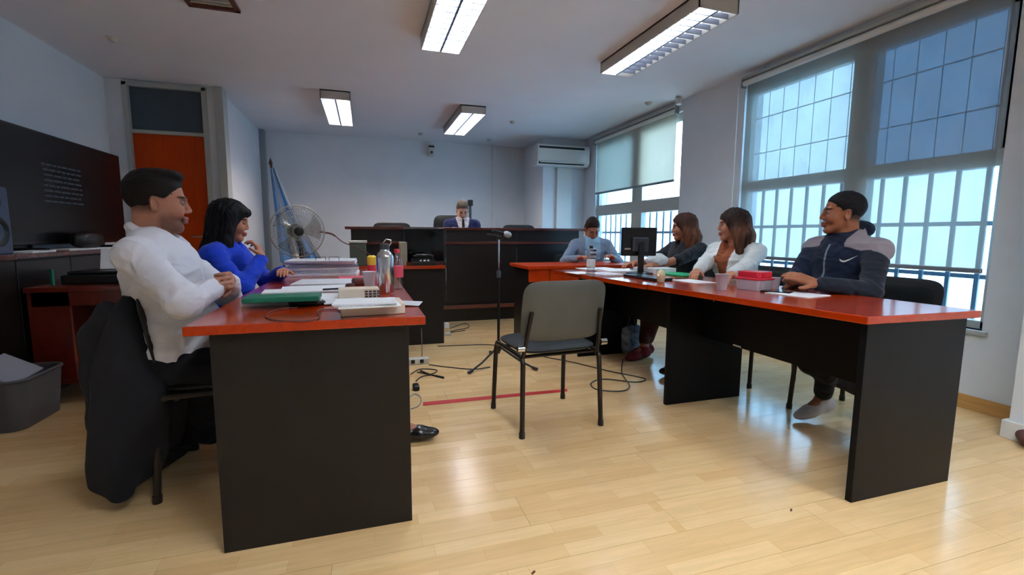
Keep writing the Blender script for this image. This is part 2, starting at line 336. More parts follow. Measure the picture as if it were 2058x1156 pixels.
def window(idx, y0, y1, z0, z1, mull, zt0, zt1, bars, hbars, tint):
    w = thing('window_%d' % idx, None, None, (XR, (y0+y1)/2, z0)); w['kind'] = 'structure'
    fx0, fx1, t = XR+.04, XR+.10, .05
    f = MB(); f.box((fx0, y0, z0), (fx1, y1, z0+t)).box((fx0, y0, z1-t-.05), (fx1, y1, z1)).box((fx0, y0, z0), (fx1, y0+t*.7, z1)).box((fx0, y1-t, z0), (fx1, y1, z1))
    if idx == 1: f.box((fx0, y0, zt1), (fx1, y0+.07, z1))
    f.build('window_frame', M['frame'], w, W=True, bevel=.004)
    MB().box((fx0-.01, mull[0], z0), (fx1+.01, mull[1], z1)).build('mullion', M['frame'], w, W=True, bevel=.004)
    MB().box((fx0-.012, y0, zt0), (fx1+.012, y1, zt1)).build('transom_rail', M['frame'], w, W=True, bevel=.004)
    for (a, b, c, e, m) in ((y0+.03, mull[0], zt1, z1-.08, tint), (mull[1], y1-.04, zt1, z1-.08, M['pane_grey']), (y0+.03, mull[0], z0+.04, zt0, M['pane_pale']), (mull[1], y1-.04, z0+.04, zt0, M['pane_pale'])):
        MB().box((XR+.066, a, c), (XR+.071, b, e)).build('pane', m, w, W=True)
    for z in hbars: MB().box((XR+.135, y0, z-(.014 if z < zt1 else .003)), (XR+.15, y1, z+(.014 if z < zt1 else .003))).build('cross_bar', M['bar'], w, W=True)
    for y in bars: MB().box((XR+.12, y-.012, z0), (XR+.135, y+.012, zt1)).box((XR+.125, y-.0018, zt1), (XR+.129, y+.0018, z1)).build('bar', M['bar'], w, W=True)
    # reveal sill
    MB().box((XR-.02, y0-.03, z0-.03), (XR+.12, y1+.03, z0)).build('window_sill', M['frame'], w, W=True, bevel=.004)
bars1 = [1.87+.153*i for i in range(13)]
bars2 = [4.80+.148*i for i in range(13)]
window(1, *W1, (2.53, 2.70), 1.46, 1.56, bars1, (.80, 1.13, 1.83, 2.16), M['pane_blue'])
window(2, *W2, (5.46, 5.70), 1.34, 1.50, bars2, (.76, 1.08, 1.85, 2.18), M['pane'])
def blind(label, y0, y1, zb, m, brackets=True, x=XR-.03):
    b = thing('roller_blind', label, 'blind', (x, (y0+y1)/2, 2.5))
    MB().cyl((x, y0, 2.475), (x, y1, 2.475), .026).build('roller_tube', M['white'], b, W=True, smooth=True)
    MB().box((x+.022, y0+.02, zb), (x+.0235, y1-.02, 2.47)).build('blind_fabric', m, b, W=True)
    MB().box((x+.012, y0+.02, zb-.03), (x+.032, y1-.02, zb)).build('bottom_bar', M['alu'], b, W=True, bevel=.004)
    for y in (y0-.012, y1+.002): MB().box((x-.03, y, 2.435), (XR, y+.01, 2.52)).build('bracket', M['alu'], b, W=True, bevel=.002)
    MB().box((x-.03, y0, 2.505), (XR, y1, 2.53)).build('head_rail', M['frame'], b, W=True, bevel=.002)
blind('translucent grey screen blind over the large near window behind the tracksuit man', 1.76, 3.71, .86, M['blind1'])
blind('cream roller blind half lowered over the far window beside the air conditioner', 4.72, 6.71, 1.70, M['blind2'])
MB().tube([(XR-.05, 3.76, 2.45), (XR-.05, 3.76, .9)], .006, 6).build('blind_chain', M['white']); tag(bpy.data.objects['blind_chain'], 'thin white pull chain hanging at the far edge of the near window', 'chain')
# ------------------------------------------------------------------ ceiling lights
def light(label, x0, y0, L, tubes):
    Wd = .31
    t = thing('ceiling_light', label, 'ceiling light', (x0+Wd/2, y0+L/2, ZC-.1), 0, 'louvred fluorescent ceiling lights')
    zt, zb = ZC, ZC-.095; x1, y1 = x0+Wd, y0+L; k = .008
    b = MB(); b.box((x0, y0, zb), (x0+k, y1, zt)).box((x1-k, y0, zb), (x1, y1, zt)).box((x0, y0, zb), (x1, y0+k, zt)).box((x0, y1-k, zb), (x1, y1, zt)).box((x0, y0, zt-.012), (x1, y1, zt))
    b.build('housing', M['fixture'], t, W=True)
    MB().box((x0+k, y0+k, zt-.02), (x1-k, y1-k, zt-.0125)).build('reflector', M['reflector'], t, W=True)
    xm = (x0+x1)/2
    for i, m in enumerate(tubes):
        cx = x0+Wd*(.27+.46*i)
        MB().cyl((cx, y0+.03, zb+.05), (cx, y1-.03, zb+.05), .0135, n=12).build('fluorescent_tube', m, t, W=True, smooth=True)
    g = MB(); g.box((xm-.008, y0+k, zb+.002), (xm+.008, y1-k, zb+.08))
    n = int(L/.085)
    for i in range(1, n): yy = y0+L*i/n; g.box((x0+k, yy-.004, zb+.002), (x1-k, yy+.004, zb+.034))
    g.build('louver', M['blade'], t, W=True)
light('bright louvred ceiling light at the top centre of the room', .46, 2.6, 1.28, [M['tube_on'], M['tube_on']])
light('long ceiling light with mirrored louvres nearest the windows', 2.06, 2.62, 1.3, [M['tube_on'], M['tube_low']])
light('small far ceiling light with one pinkish tube left of the wall camera', -.42, 5.55, 1.28, [M['tube_dim'], M['tube_warm']])
light('far ceiling light above the judge, left of the air conditioner', 1.13, 5.65, 1.28, [M['tube_dim'], M['tube_far']])
v = thing('ceiling_vent', 'square brownish grille vent in the ceiling at the top left', 'vent', (-.92, 3.63, ZC))
MB().box((-1.09, 3.43, ZC-.02), (-1.06, 3.83, ZC)).box((-.81, 3.43, ZC-.02), (-.78, 3.83, ZC)).box((-1.09, 3.43, ZC-.02), (-.78, 3.46, ZC)).box((-1.09, 3.80, ZC-.02), (-.78, 3.83, ZC)).build('vent_frame', M['tan'], v, W=True)
for i in range(6): MB().cbox((-.935, 3.5+i*.052, ZC-.012), (.25, .03, .004), eul(.5)).build('slat', M['fixture'], v, W=True)
for (x, y, l) in ((225, 76, 'round smoke detector on the ceiling above the orange door'), (845, 268, 'tiny ceiling sensor left of the wall-mounted camera'), (984, 280, 'tiny ceiling sensor right of the wall-mounted camera'), (1303, 206, 'small ceiling sprinkler above the far window'), (1030, 244, 'small ceiling sprinkler between far light and air conditioner')):
    p = at(x, y, Z=ZC); o = MB().lathe([(.02, -.03), (.03, -.02), (.035, -.008), (.045, 0)], p, 16).build('ceiling_sensor', M['fixture'], smooth=True); tag(o, l, 'sensor')
p = at(1368, 196, Y=4.6); o = MB().box((3.37, 4.56, 2.50), (3.43, 4.62, 2.579)).build('detector', M['white'], bevel=.01); tag(o, 'small white detector on the ceiling above the far window corner', 'sensor')
# wall camera / emergency lamp on the back wall
c = thing('wall_camera', 'small pale device fixed high on the back wall above the judge', 'camera', (1.1, YB, 2.45))
MB().box((1.04, YB-.09, 2.33), (1.15, YB, 2.53)).build('housing', M['offwhite'], c, W=True, bevel=.02)
MB().box((1.05, YB-.10, 2.47), (1.14, YB-.09, 2.50)).build('dark_window', M['blackplastic'], c, W=True)
MB().cyl((1.095, YB-.09, 2.39), (1.095, YB-.11, 2.39), .022).build('lens', M['dkgrey'], c, W=True, smooth=True)
# air conditioner
a = thing('air_conditioner', 'white split air conditioner high in the far right corner', 'air conditioner', (3.05, 7.1, 2.12))
ax0, ax1, ay0, ay1, z0, z1 = 2.58, 3.47, 6.88, 7.12, 2.12, 2.44
prof = [(ay1, z0), (ay0+.05, z0), (ay0+.005, z0+.05), (ay0, z1-.05), (ay0+.03, z1), (ay1, z1)]
MB().add([(ax0, y, z) for y, z in prof]+[(ax1, y, z) for y, z in prof], [tuple(range(6)), tuple(reversed(range(6, 12)))]+[(i, i+6, (i+1) % 6+6, (i+1) % 6) for i in range(6)]).build('body', M['white'], a, W=True, bevel=.008)
MB().box((ax0+.02, ay0-.004, z1-.065), (ax1-.1, ay0+.02, z1-.035)).build('intake_slot', M['blackplastic'], a, W=True)
MB().box((ax0+.02, ay0+.005, z0+.02), (ax1-.1, ay0+.05, z0+.055)).build('outlet_slot', M['blackplastic'], a, W=True)
MB().cbox((3.0, ay0+.004, z0+.045), (.76, .006, .035), eul(.6)).build('flap', M['offwhite'], a, W=True)
light('ceiling light overhead behind the viewpoint, left row', .46, -.55, 1.28, [M['tube_rear'], M['tube_rear']])
light('ceiling light overhead behind the viewpoint, window row', 2.06, -.55, 1.28, [M['tube_rear'], M['tube_rear']])
light('ceiling light at the rear of the room, left row', .46, -3.0, 1.28, [M['tube_rear'], M['tube_rear']])
# ------------------------------------------------------------------ smooth bodies: distance fields turned into one mesh
class Blob:
    def __init__(s): s.p = []
    def cone(s, a, b, ra, rb=None, k=.02, sub=False): s.p.append(('c', np.array(a, float), np.array(b, float), ra, ra if rb is None else rb, k, sub)); return s
    def ell(s, c, r, R=None, k=.02, sub=False): s.p.append(('e', np.array(c, float), np.array(r, float), np.eye(3) if R is None else np.array(R, float), None, k, sub)); return s
    def rbox(s, c, h, R=None, rd=.01, k=.01, sub=False): s.p.append(('b', np.array(c, float), np.array(h, float), np.eye(3) if R is None else np.array(R, float), rd, k, sub)); return s
    def inflate(s, d):
        q = Blob()
        for p in s.p:
            if p[0] == 'c': q.p.append(p[:3]+(p[3]+d, p[4]+d)+p[5:])
            else: q.p.append((p[0], p[1], p[2]+d)+p[3:])
        return q
    def bounds(s):
        lo, hi = np.full(3, 1e9), np.full(3, -1e9)
        for p in s.p:
            if p[6]: continue
            a, b = s.pb(p); lo = np.minimum(lo, a); hi = np.maximum(hi, b)
        return lo, hi
    @staticmethod
    def pb(p):
        if p[0] == 'c':
            r = max(p[3], p[4]); return np.minimum(p[1], p[2])-r, np.maximum(p[1], p[2])+r
        h = np.abs(p[3]) @ p[2] if p[0] == 'b' else np.sqrt((p[3]**2) @ (p[2]**2))
        return p[1]-h, p[1]+h
    def mesh(s, vox, smooth=1):
        lo, hi = s.bounds(); lo = lo-3*vox; hi = hi+3*vox
        n = np.ceil((hi-lo)/vox).astype(int)+1
        ax = [(lo[i]+vox*np.arange(n[i])).astype(np.float32) for i in range(3)]
        D = np.full(n, 1., np.float32)
        for p in s.p:
            k = p[5]; m = k+2*vox; a, b = s.pb(p)
            i0 = np.maximum(np.floor((a-m-lo)/vox).astype(int), 0); i1 = np.minimum(np.ceil((b+m-lo)/vox).astype(int)+1, n)
            if (i1 <= i0).any(): continue
            X = ax[0][i0[0]:i1[0], None, None]; Y = ax[1][None, i0[1]:i1[1], None]; Z = ax[2][None, None, i0[2]:i1[2]]
            if p[0] == 'c':
                A, B = p[1], p[2]; ba = B-A; L2 = max(ba @ ba, 1e-9)
                t = np.clip(((X-A[0])*ba[0]+(Y-A[1])*ba[1]+(Z-A[2])*ba[2])/L2, 0, 1)
                d = np.sqrt((X-A[0]-t*ba[0])**2+(Y-A[1]-t*ba[1])**2+(Z-A[2]-t*ba[2])**2)-(p[3]+(p[4]-p[3])*t)
            else:
                R = p[3]; q = [(X-p[1][0])*R[0, j]+(Y-p[1][1])*R[1, j]+(Z-p[1][2])*R[2, j] for j in range(3)]
                if p[0] == 'e':
                    r = p[2]; k0 = np.sqrt(sum((q[j]/r[j])**2 for j in range(3))); k1 = np.sqrt(sum((q[j]/r[j]**2)**2 for j in range(3)))+1e-9
                    d = k0*(k0-1)/k1
                else:
                    rd = p[4]; e = [np.abs(q[j])-(p[2][j]-rd) for j in range(3)]
                    d = np.sqrt(sum(np.maximum(v, 0)**2 for v in e))+np.minimum(np.maximum(np.maximum(e[0], e[1]), e[2]), 0)-rd
            S = (slice(i0[0], i1[0]), slice(i0[1], i1[1]), slice(i0[2], i1[2])); c = D[S]
            if p[6]:
                d = -d; h = np.maximum(k-np.abs(c-d), 0)/k; D[S] = np.maximum(c, d)+h*h*k*.25
            else:
                h = np.maximum(k-np.abs(c-d), 0)/k; D[S] = np.minimum(c, d)-h*h*k*.25
        I = D < 0
        c8 = [I[a:n[0]-1+a, b:n[1]-1+b, c:n[2]-1+c] for a in (0, 1) for b in (0, 1) for c in (0, 1)]
        anyc = c8[0].copy(); allc = c8[0].copy()
        for q in c8[1:]: anyc |= q; allc &= q
        act = anyc & ~allc; idx = np.argwhere(act); N = len(idx)
        num = np.full(act.shape, -1, np.int32); num[tuple(idx.T)] = np.arange(N)
        pos = np.zeros((N, 3)); cnt = np.zeros(N)
        offs = [(a, b, c) for a in (0, 1) for b in (0, 1) for c in (0, 1)]
        val = {o: D[idx[:, 0]+o[0], idx[:, 1]+o[1], idx[:, 2]+o[2]] for o in offs}
        for o in offs:
            for d_ in range(3):
                if o[d_]: continue
                o2 = list(o); o2[d_] = 1; o2 = tuple(o2); va, vb = val[o], val[o2]; cr = (va < 0) != (vb < 0)
                t = np.where(cr, va/(va-vb+1e-12), 0)
                P = np.tile(np.array(o, float), (N, 1)); P[:, d_] += t
                pos[cr] += P[cr]; cnt[cr] += 1
        pos = lo+vox*(idx+pos/cnt[:, None])
        F = []
        for d_ in range(3):
            sl0 = [slice(1, -1)]*3; sl0[d_] = slice(0, -1); sl1 = list(sl0); sl1[d_] = slice(1, None)
            a = I[tuple(sl0)]; b = I[tuple(sl1)]; e = np.argwhere(a != b)
            if not len(e): continue
            fl = a[tuple(e.T)]; base = e.copy()
            for q in range(3):
                if q != d_: base[:, q] += 1
            u, v = (d_+1) % 3, (d_+2) % 3
            def cell(du, dv):
                c = base.copy(); c[:, u] -= du; c[:, v] -= dv; return num[tuple(c.T)]
            q = np.stack([cell(1, 1), cell(0, 1), cell(0, 0), cell(1, 0)], 1)
            q[~fl] = q[~fl][:, ::-1]; F.append(q)
        F = np.concatenate(F); F = F[(F >= 0).all(1)]
        for _ in range(smooth):
            acc = np.zeros_like(pos); c = np.zeros(len(pos))
            for j in range(4):
                np.add.at(acc, F[:, j], pos[F[:, (j+1) % 4]]); np.add.at(acc, F[:, (j+1) % 4], pos[F[:, j]]); np.add.at(c, F[:, j], 1); np.add.at(c, F[:, (j+1) % 4], 1)
            pos = pos*.5+.5*acc/np.maximum(c, 1)[:, None]
        return pos, F
def vnormals(P, F):
    n = np.cross(P[F[:, 2]]-P[F[:, 0]], P[F[:, 3]]-P[F[:, 1]]); N = np.zeros_like(P)
    for j in range(4): np.add.at(N, F[:, j], n)
    return N/(np.linalg.norm(N, axis=1)[:, None]+1e-12)
def waves(P, freq, seed, n=5, stretch=(1, 1, 1)):
    r = np.random.RandomState(seed); out = np.zeros(len(P)); Q = P*np.array(stretch)
    w1 = np.stack([np.sin(Q @ r.normal(size=3)*freq*.5+r.rand()*6) for _ in range(3)], 1)*.5/freq
    for i in range(n):
        d = r.normal(size=3); d /= np.linalg.norm(d); out += np.sin((Q+w1*2) @ d*freq*(1+.7*i)+r.rand()*6.28)/(1+.6*i)
    return out/2
def folds(P, N, amp, freq, seed, stretch=(1, 1, 1)):
    h = waves(P, freq, seed, 4, stretch); return P+N*(amp*(1-np.abs(h)*1.6))[:, None]
def np_obj(name, P, F, m, parent, col=None, W=True):
    if parent is not None and W:
        a = -parent.rotation_euler.z; R = np.array([[math.cos(a), -math.sin(a), 0], [math.sin(a), math.cos(a), 0], [0, 0, 1]]); P = (P-np.array(parent.location)) @ R.T
    me = bpy.data.meshes.new(name); me.vertices.add(len(P)); me.vertices.foreach_set('co', P.astype(np.float32).ravel())
    me.loops.add(F.size); me.loops.foreach_set('vertex_index', F.astype(np.int32).ravel())
    me.polygons.add(len(F)); me.polygons.foreach_set('loop_start', np.arange(len(F), dtype=np.int32)*4)
    me.update(calc_edges=True); me.polygons.foreach_set('use_smooth', np.ones(len(F), bool)); me.validate()
    if col is not None:
        ca = me.color_attributes.new('Col', 'FLOAT_COLOR', 'POINT'); c4 = np.ones((len(P), 4), np.float32); c4[:, :3] = col; ca.data.foreach_set('color', c4.ravel())
    return link_mesh(name, me, m, parent)
def vec(*a): return np.array(a, float)
def nrm(v): v = np.array(v, float); return v/np.linalg.norm(v)
def facing(yaw, pitch=0., roll=0.):
    """columns: forward, left, up"""
    f = vec(math.cos(yaw)*math.cos(pitch), math.sin(yaw)*math.cos(pitch), math.sin(pitch)); l = vec(-math.sin(yaw), math.cos(yaw), 0); u = np.cross(f, l)
    l2 = l*math.cos(roll)+u*math.sin(roll); u2 = np.cross(f, l2); return np.stack([f, l2, u2], 1)
def ik(a, b, l1, l2, pole):
    a, b = np.array(a, float), np.array(b, float); d = b-a; L = min(np.linalg.norm(d), (l1+l2)*.995); dn = nrm(d)
    x = (L*L+l1*l1-l2*l2)/(2*L); h = math.sqrt(max(l1*l1-x*x, 0)); p = np.array(pole, float); p = nrm(p-dn*(p @ dn)); return a+dn*x+p*h
def hand(B, wrist, d, pn, side, curl=.4, s=1., spread=.0, k=.004):
    """d = finger direction, pn = direction the palm faces, side = +1 when the thumb is on cross(d, pn)"""
    d = nrm(d); pn = nrm(np.array(pn, float)-d*(np.array(pn) @ d)); ac = np.cross(d, pn)*side; w = np.array(wrist, float)
    R = np.stack([d, ac, pn], 1)
    B.rbox(w+d*.045*s, vec(.046, .037, .0135)*s, R, .0125*s, .008); B.cone(w-d*.03*s, w+d*.02*s, .024*s, .024*s, .012)
    B.ell(w+d*.03*s+ac*.022*s+pn*.006*s, vec(.03, .016, .014)*s, R, .008)
    for i, (o, L, st) in enumerate(((.028, .070, .086), (.0095, .079, .090), (-.0095, .073, .088), (-.027, .057, .082))):
        p = w+d*st*s+ac*o*s; a = curl*.6+.08*i*curl; dd = nrm(d+ac*o*spread*8)
        for j, fr in enumerate((.45, .30, .25)):
            v = dd*math.cos(a)+pn*math.sin(a); q = p+v*L*fr*s; B.cone(p, q, (.0088-.0007*j)*s, (.0082-.0008*j)*s, k); p = q; a += curl*(.9 if j == 0 else .6)
    p = w+d*.022*s+ac*.03*s; v = nrm(d*.75+ac*.6+pn*.35*(.4+curl)); q = p+v*.036*s; B.cone(p, q, .0125*s, .0105*s, .006); v2 = nrm(v+d*.3+pn*curl*.4-ac*.2*curl); B.cone(q, q+v2*.032*s, .0102*s, .0082*s, k)
# ------------------------------------------------------------------ people
def to_px(P):
    v = np.array(P)-np.array([0, 0, CAM_H]); z = v @ _f; return (int(1029+FPX*(v @ _r2)/z), int(578-FPX*(v @ _u2)/z))
SK = dict(light=srgb(164, 112, 90), tan=srgb(180, 120, 92), brown=srgb(158, 100, 70), pale=srgb(214, 170, 146))
def head(B, C, R, s=1., female=False, jaw=1.):
    """face forward along R[:,0]; origin between the ears at eye level; 0.236*s from chin to crown"""
    def g(x, y, z): return C+R @ vec(x, y, z)*s
    B.ell(g(-.012, 0, .035), vec(.098, .077, .083)*s, R, .02)
    B.ell(g(.022, 0, -.02), vec(.066, .062, .085)*s, R, .02)
    for y in (-1, 1):
        B.cone(g(-.004, y*(.042 if female else .048), -.055), g(.060, y*(.010 if female else .017), -.097), .023*s, .017*s, .022)
        B.ell(g(.062, y*.037, -.03), vec(.024, .024, .028)*s, R, .02)
        B.cone(g(.080 if female else .082, y*.036, .022), g(.086 if female else .089, y*.010, .020), .008*s, .008*s, .014)
    B.cone(g(.066, -.012, -.100), g(.066, .012, -.100), .018*s, .018*s, .018)
    for y in (-1, 1): B.ell(g(.097, y*.032, .001), vec(.016, .017, .011)*s, R, .012, sub=True)
    nt = .100 if female else .1045
    B.cone(g(.087, 0, .012), g(nt, 0, -.027), .0078*s, (.0092 if female else .0105)*s, .010)
    for y in (-1, 1): B.ell(g(.096, y*.010, -.033), vec(.009, .008, .007)*s, R, .006)
    B.cone(g(.088, -.016, -.060), g(.088, .016, -.060), .0075*s, .0075*s, .006); B.cone(g(.096, -.006, -.0585), g(.096, .006, -.0585), .006*s, .006*s, .008)
    B.cone(g(.086, -.014, -.073), g(.086, .014, -.073), .0075*s, .0075*s, .006); B.cone(g(.093, -.005, -.0735), g(.093, .005, -.0735), .007*s, .007*s, .008)
    for y in (-1, 1):
        Re = R @ np.array(eul(0, -.2, y*.35)); B.ell(g(-.006, y*.079, -.012), vec(.018, .008, .032)*s, Re, .006); B.ell(g(-.002, y*.084, -.01), vec(.009, .006, .018)*s, Re, .004, sub=True)
def person(name_label, base, yaw, skin='tan', s=1., female=False, lean=0., seat=.46, hy=0., hp=0., hr=0., hands=(), legs=True, knees=None, feet=None,
           vox=.0045, top=(200, 200, 200), top_name='shirt', sleeves=1., neck_open=0., hair=None, trousers=(25, 26, 30), shoe=None, shsc=1., brow=(30, 20, 14), stubble=0.,
           bodyscale=1., top_cols=None, fold=(.0035, 38), collar=None, neck_fwd=.03, extra=None, lip=None, shoulder_shift=(0, 0), grip=(.45, .45), handdir=None, belly=0., shoulders=.185, head_down=0., rough=.8, toponly=False):
    X, Y = base; P = vec(X, Y, seat+.10*s); A = facing(yaw); f, l, u = A[:, 0], A[:, 1], A[:, 2]
    root = thing('person', name_label, 'person', (X, Y, seat), 0)
    def sp(d, z): return P+u*z*s*math.cos(lean)+f*(z*s*math.sin(lean)+d*s)
    Cst, Nk = sp(.0, .30), sp(-.01, .49); hf = facing(yaw+hy*.5)[:, 0]
    Hc = Nk+u*(.135-head_down)*s+hf*(neck_fwd*s)+hf*0.0
    H = facing(yaw+hy, hp, hr)
    sh = {q: sp(-.005, .418)+l*q*shoulders*s*bodyscale+u*shoulder_shift[0 if q > 0 else 1] for q in (1, -1)}
    hip = {q: P+l*q*.09*s-u*.01 for q in (1, -1)}
    UA, FA, TH, SHN = .285*s, .25*s, .42*s, .42*s
    body = Blob(); head(body, Hc, H, s*1.0, female)
    nb = Hc+H @ vec(-.025, 0, -.055)*s
    body.cone(nb, Nk-u*.02, (.050 if female else .058)*s, (.054 if female else .066)*s, .025)
    body.ell(sp(.0, .32), vec(.095, .15, .15)*s*bodyscale, A, .05).ell(sp(.0, .10), vec(.10, .14, .15)*s*bodyscale, A, .05)
    body.ell(P, vec(.12, .15, .10)*s*bodyscale, A, .04).cone(sh[1], sh[-1], .045*s, .045*s, .05)
    topb = Blob()
    topb.ell(sp(.01, .33), vec(.125+.02*female, .175, .17)*s*bodyscale, A, .05).ell(sp(.02+belly*.5, .12), vec(.13+belly, .165, .17)*s*bodyscale, A, .06)
    topb.ell(P+u*.02+f*.01, vec(.14+belly*.6, .175, .085)*s*bodyscale, A, .04)
    topb.cone(sh[1], Nk-u*.022*s, .056*s*bodyscale, .056*s, .06).cone(sh[-1], Nk-u*.022*s, .056*s*bodyscale, .056*s, .06)
    J = {}
    for q in (1, -1):
        hd = hands[0 if q > 0 else 1] if hands else None
        if hd is None: wr = P+f*.30*s+l*q*.14*s+u*.10*s; pole = l*q*.5-u-f*.5
        else: wr, pole = vec(*hd[0]), vec(*hd[1])
        el = ik(sh[q], wr, UA, FA, pole); J[q] = (el, wr)
        dF = nrm(wr-el); dW = el+dF*min(np.linalg.norm(wr-el), FA*1.02); wr = dW; J[q] = (el, wr)
        body.cone(sh[q], el, .042*s, .036*s, .03).cone(el, wr, .038*s, .026*s, .02)
        hd_dir, palm, sd = (dF, -u, 1) if not handdir or handdir[0 if q > 0 else 1] is None else handdir[0 if q > 0 else 1]
        hand(body, wr+nrm(dF)*.02*s, hd_dir, palm, sd, grip[0 if q > 0 else 1], (.92 if female else 1.0)*s)
        topb.cone(sh[q], el, .058*s*bodyscale, .049*s*bodyscale, .04)
        if sleeves > .5:
            end = el+(wr-el)*(sleeves-.5)*2*.97; topb.cone(el, end, .052*s*bodyscale, (.040-.002*sleeves)*s, .025)
    if legs:
        tr = Blob(); tr.ell(P-u*.01, vec(.14, .18, .10)*s, A, .05)
        for i, q in enumerate((1, -1)):
            kn = vec(*knees[i]) if knees else hip[q]+f*TH+l*q*.06*s+u*.02
            an = vec(*feet[i][0]) if feet else vec(kn[0], kn[1], .09)+f*.02
            kn = ik(hip[q], an, TH, np.clip(np.linalg.norm(an-hip[q])-TH+.02, SHN, SHN*1.05), kn-(hip[q]+an)/2)
            tr.cone(hip[q], kn, .085*s, .062*s, .04).cone(kn, kn+(an-kn)*.86, .060*s, .045*s, .02)
            body.cone(hip[q], kn, .07*s, .05*s, .03).cone(kn, an, .05*s, .032*s, .02)
            fd = nrm(feet[i][1]) if feet else f
            body.cone(an-fd*.02, an+fd*.13-u*.05, .032*s, .022*s, .02)
            if shoe:
                F_ = Blob(); sc = shsc; R = np.stack([fd, np.cross(vec(0, 0, 1), fd)/max(np.linalg.norm(np.cross(vec(0, 0, 1), fd)), 1e-6), np.zeros(3)], 1); R[:, 2] = np.cross(R[:, 0], R[:, 1])
                hl = an-R[:, 2]*.045+fd*-.03
                F_.cone(hl, hl+fd*.12*sc, .038*sc, .036*sc, .03).ell(hl+fd*.15*sc-R[:, 2]*.006, vec(.075, .042, .028)*sc, R, .03).cone(an-R[:, 2]*.01, hl+fd*.03, .043*sc, .04*sc, .03)
                F_.ell(an+u*.03, vec(.032, .032, .05), R, .01, sub=True)
                pp, ff = F_.mesh(.005); 
                z = (pp-hl) @ R[:, 2]; c = np.tile(np.array(srgb(*shoe[0])[:3]), (len(pp), 1)); c[z < -.022] = srgb(*shoe[1])[:3]
                np_obj('shoe', pp, ff, M['cloth_shiny'] if sum(shoe[0]) < 150 else M['cloth'], root, c)
        pp, ff = tr.mesh(.008); N = vnormals(pp, ff); pp = folds(pp, N, .004, 22, 5)
        np_obj('trousers', pp, ff, M['cloth'], root, np.tile(srgb(*trousers)[:3], (len(pp), 1)))
    # --- top garment
    g = lambda x, y, z: Hc+H @ vec(x, y, z)*s
    if neck_open:   # V opening at the throat
        topb.cone(Nk+f*.05*s+u*.05*s, Nk+f*.17*s-u*neck_open*s, .05*s, .022*s, .006, sub=True)
    if collar:
        for q in (1, -1): topb.cone(Nk+l*q*.055*s-f*.045*s+u*.035*s, Nk+l*q*.035*s+f*.075*s-u*.012*s, .016*s, .014*s, .008)
        topb.cone(Nk+l*.05*s-f*.05*s+u*.036*s, Nk-l*.05*s-f*.05*s+u*.036*s, .016*s, .016*s, .008)
    topb.cone(nb, Nk+u*.03*s+f*.02*s, .046*s, .052*s, .004, sub=True) if collar else None
    if extra: extra(topb, dict(P=P, Nk=Nk, f=f, l=l, u=u, sp=sp, sh=sh, J=J, Hc=Hc, H=H, s=s, root=root))
    pp, ff = topb.mesh(vox*1.25); N = vnormals(pp, ff)
    am = fold[0]*(.35+.65*np.clip(1-np.abs((pp-Nk) @ u+.02)/.1, 0, 1)*0+.65); pp = folds(pp, N, am, fold[1], 11, (1, 1, 1.5))
    c = np.tile(np.array(srgb(*top)[:3]), (len(pp), 1))
    ctx = dict(P=P, Nk=Nk, f=f, l=l, u=u, sp=sp, sh=sh, J=J, Hc=Hc, H=H, s=s, root=root, pp=pp)
    if top_cols: top_cols(c, ctx)
    np_obj(top_name, pp, ff, M['cloth'], root, c)
    # --- body colour: lips, brows, stubble, all fixed to the skin
    pp, ff = body.mesh(vox); c = np.tile(np.array(SK[skin][:3]), (len(pp), 1)); q = (pp-Hc) @ H/s
    c *= (1+.05*waves(pp, 60, 3))[:, None]
    def paint(col, w): w = np.clip(w, 0, 1)[:, None]; c[:] = c*(1-w)+np.array(col[:3])*w
    if stubble: paint(np.array(SK[skin][:3])*.35, stubble*np.clip((-.035-q[:, 2])/.03, 0, 1)*np.clip((q[:, 0]+.005)/.02, 0, 1)*np.clip((q[:, 2]+.135)/.02, 0, 1)*np.clip(1.2-np.sqrt(((q[:, 0]-.075)/.03)**2+((q[:, 2]+.03)/.028)**2)*0-(q[:, 0] > .05)*(q[:, 2] > -.052)*(np.abs(q[:, 1]) > .03)*.8, 0, 1)*np.clip(2-np.abs(q[:, 2]+.067)/.02*0, 0, 1))
    lipc = srgb(*(lip or (150, 84, 78))); paint(lipc, (1-(np.abs(q[:, 2]+.066)/.015))*2*(q[:, 0] > .088)*(np.abs(q[:, 1]) < .026))
    for y in (-1, 1): paint(srgb(*brow), 2.5*(1-np.sqrt(((q[:, 1]-y*.032)/.024)**2+((q[:, 2]-.024+.1*np.abs(q[:, 1]-y*.03))/.0065)**2))*(q[:, 0] > .06)); paint(srgb(60, 35, 28), 1.2*(1-np.sqrt(((q[:, 1]-y*.032)/.019)**2+((q[:, 2]-.002)/.006)**2))*(q[:, 0] > .06))
    paint(np.array(SK[skin][:3])*[1.05, .8, .78], .5*(1-np.sqrt((q[:, 1]/.03)**2+((q[:, 2]+.03)/.02)**2))*(q[:, 0] > .08))
    if hair and hair.get('fade'):
        hc = srgb(*hair['col']); w = np.clip((q[:, 2]-.0+.35*np.clip(q[:, 0]+.02, -1, .06)*0)/.03, 0, 1)*(q[:, 0] < .052+.0*q[:, 2])*(np.linalg.norm(q, axis=1) > .0)
        w2 = np.clip((q[:, 2]+.055)/.03, 0, 1)*(q[:, 0] < -.018); paint(hc, hair['fade']*np.maximum(w*(q[:, 0] < .05), w2)*(q[:, 2] > -.06)*(np.abs(q[:, 1]) < .09)*((q[:, 2] > .03) | (q[:, 0] < .03)))
    np_obj('body', pp, ff, M['skin'], root, c)

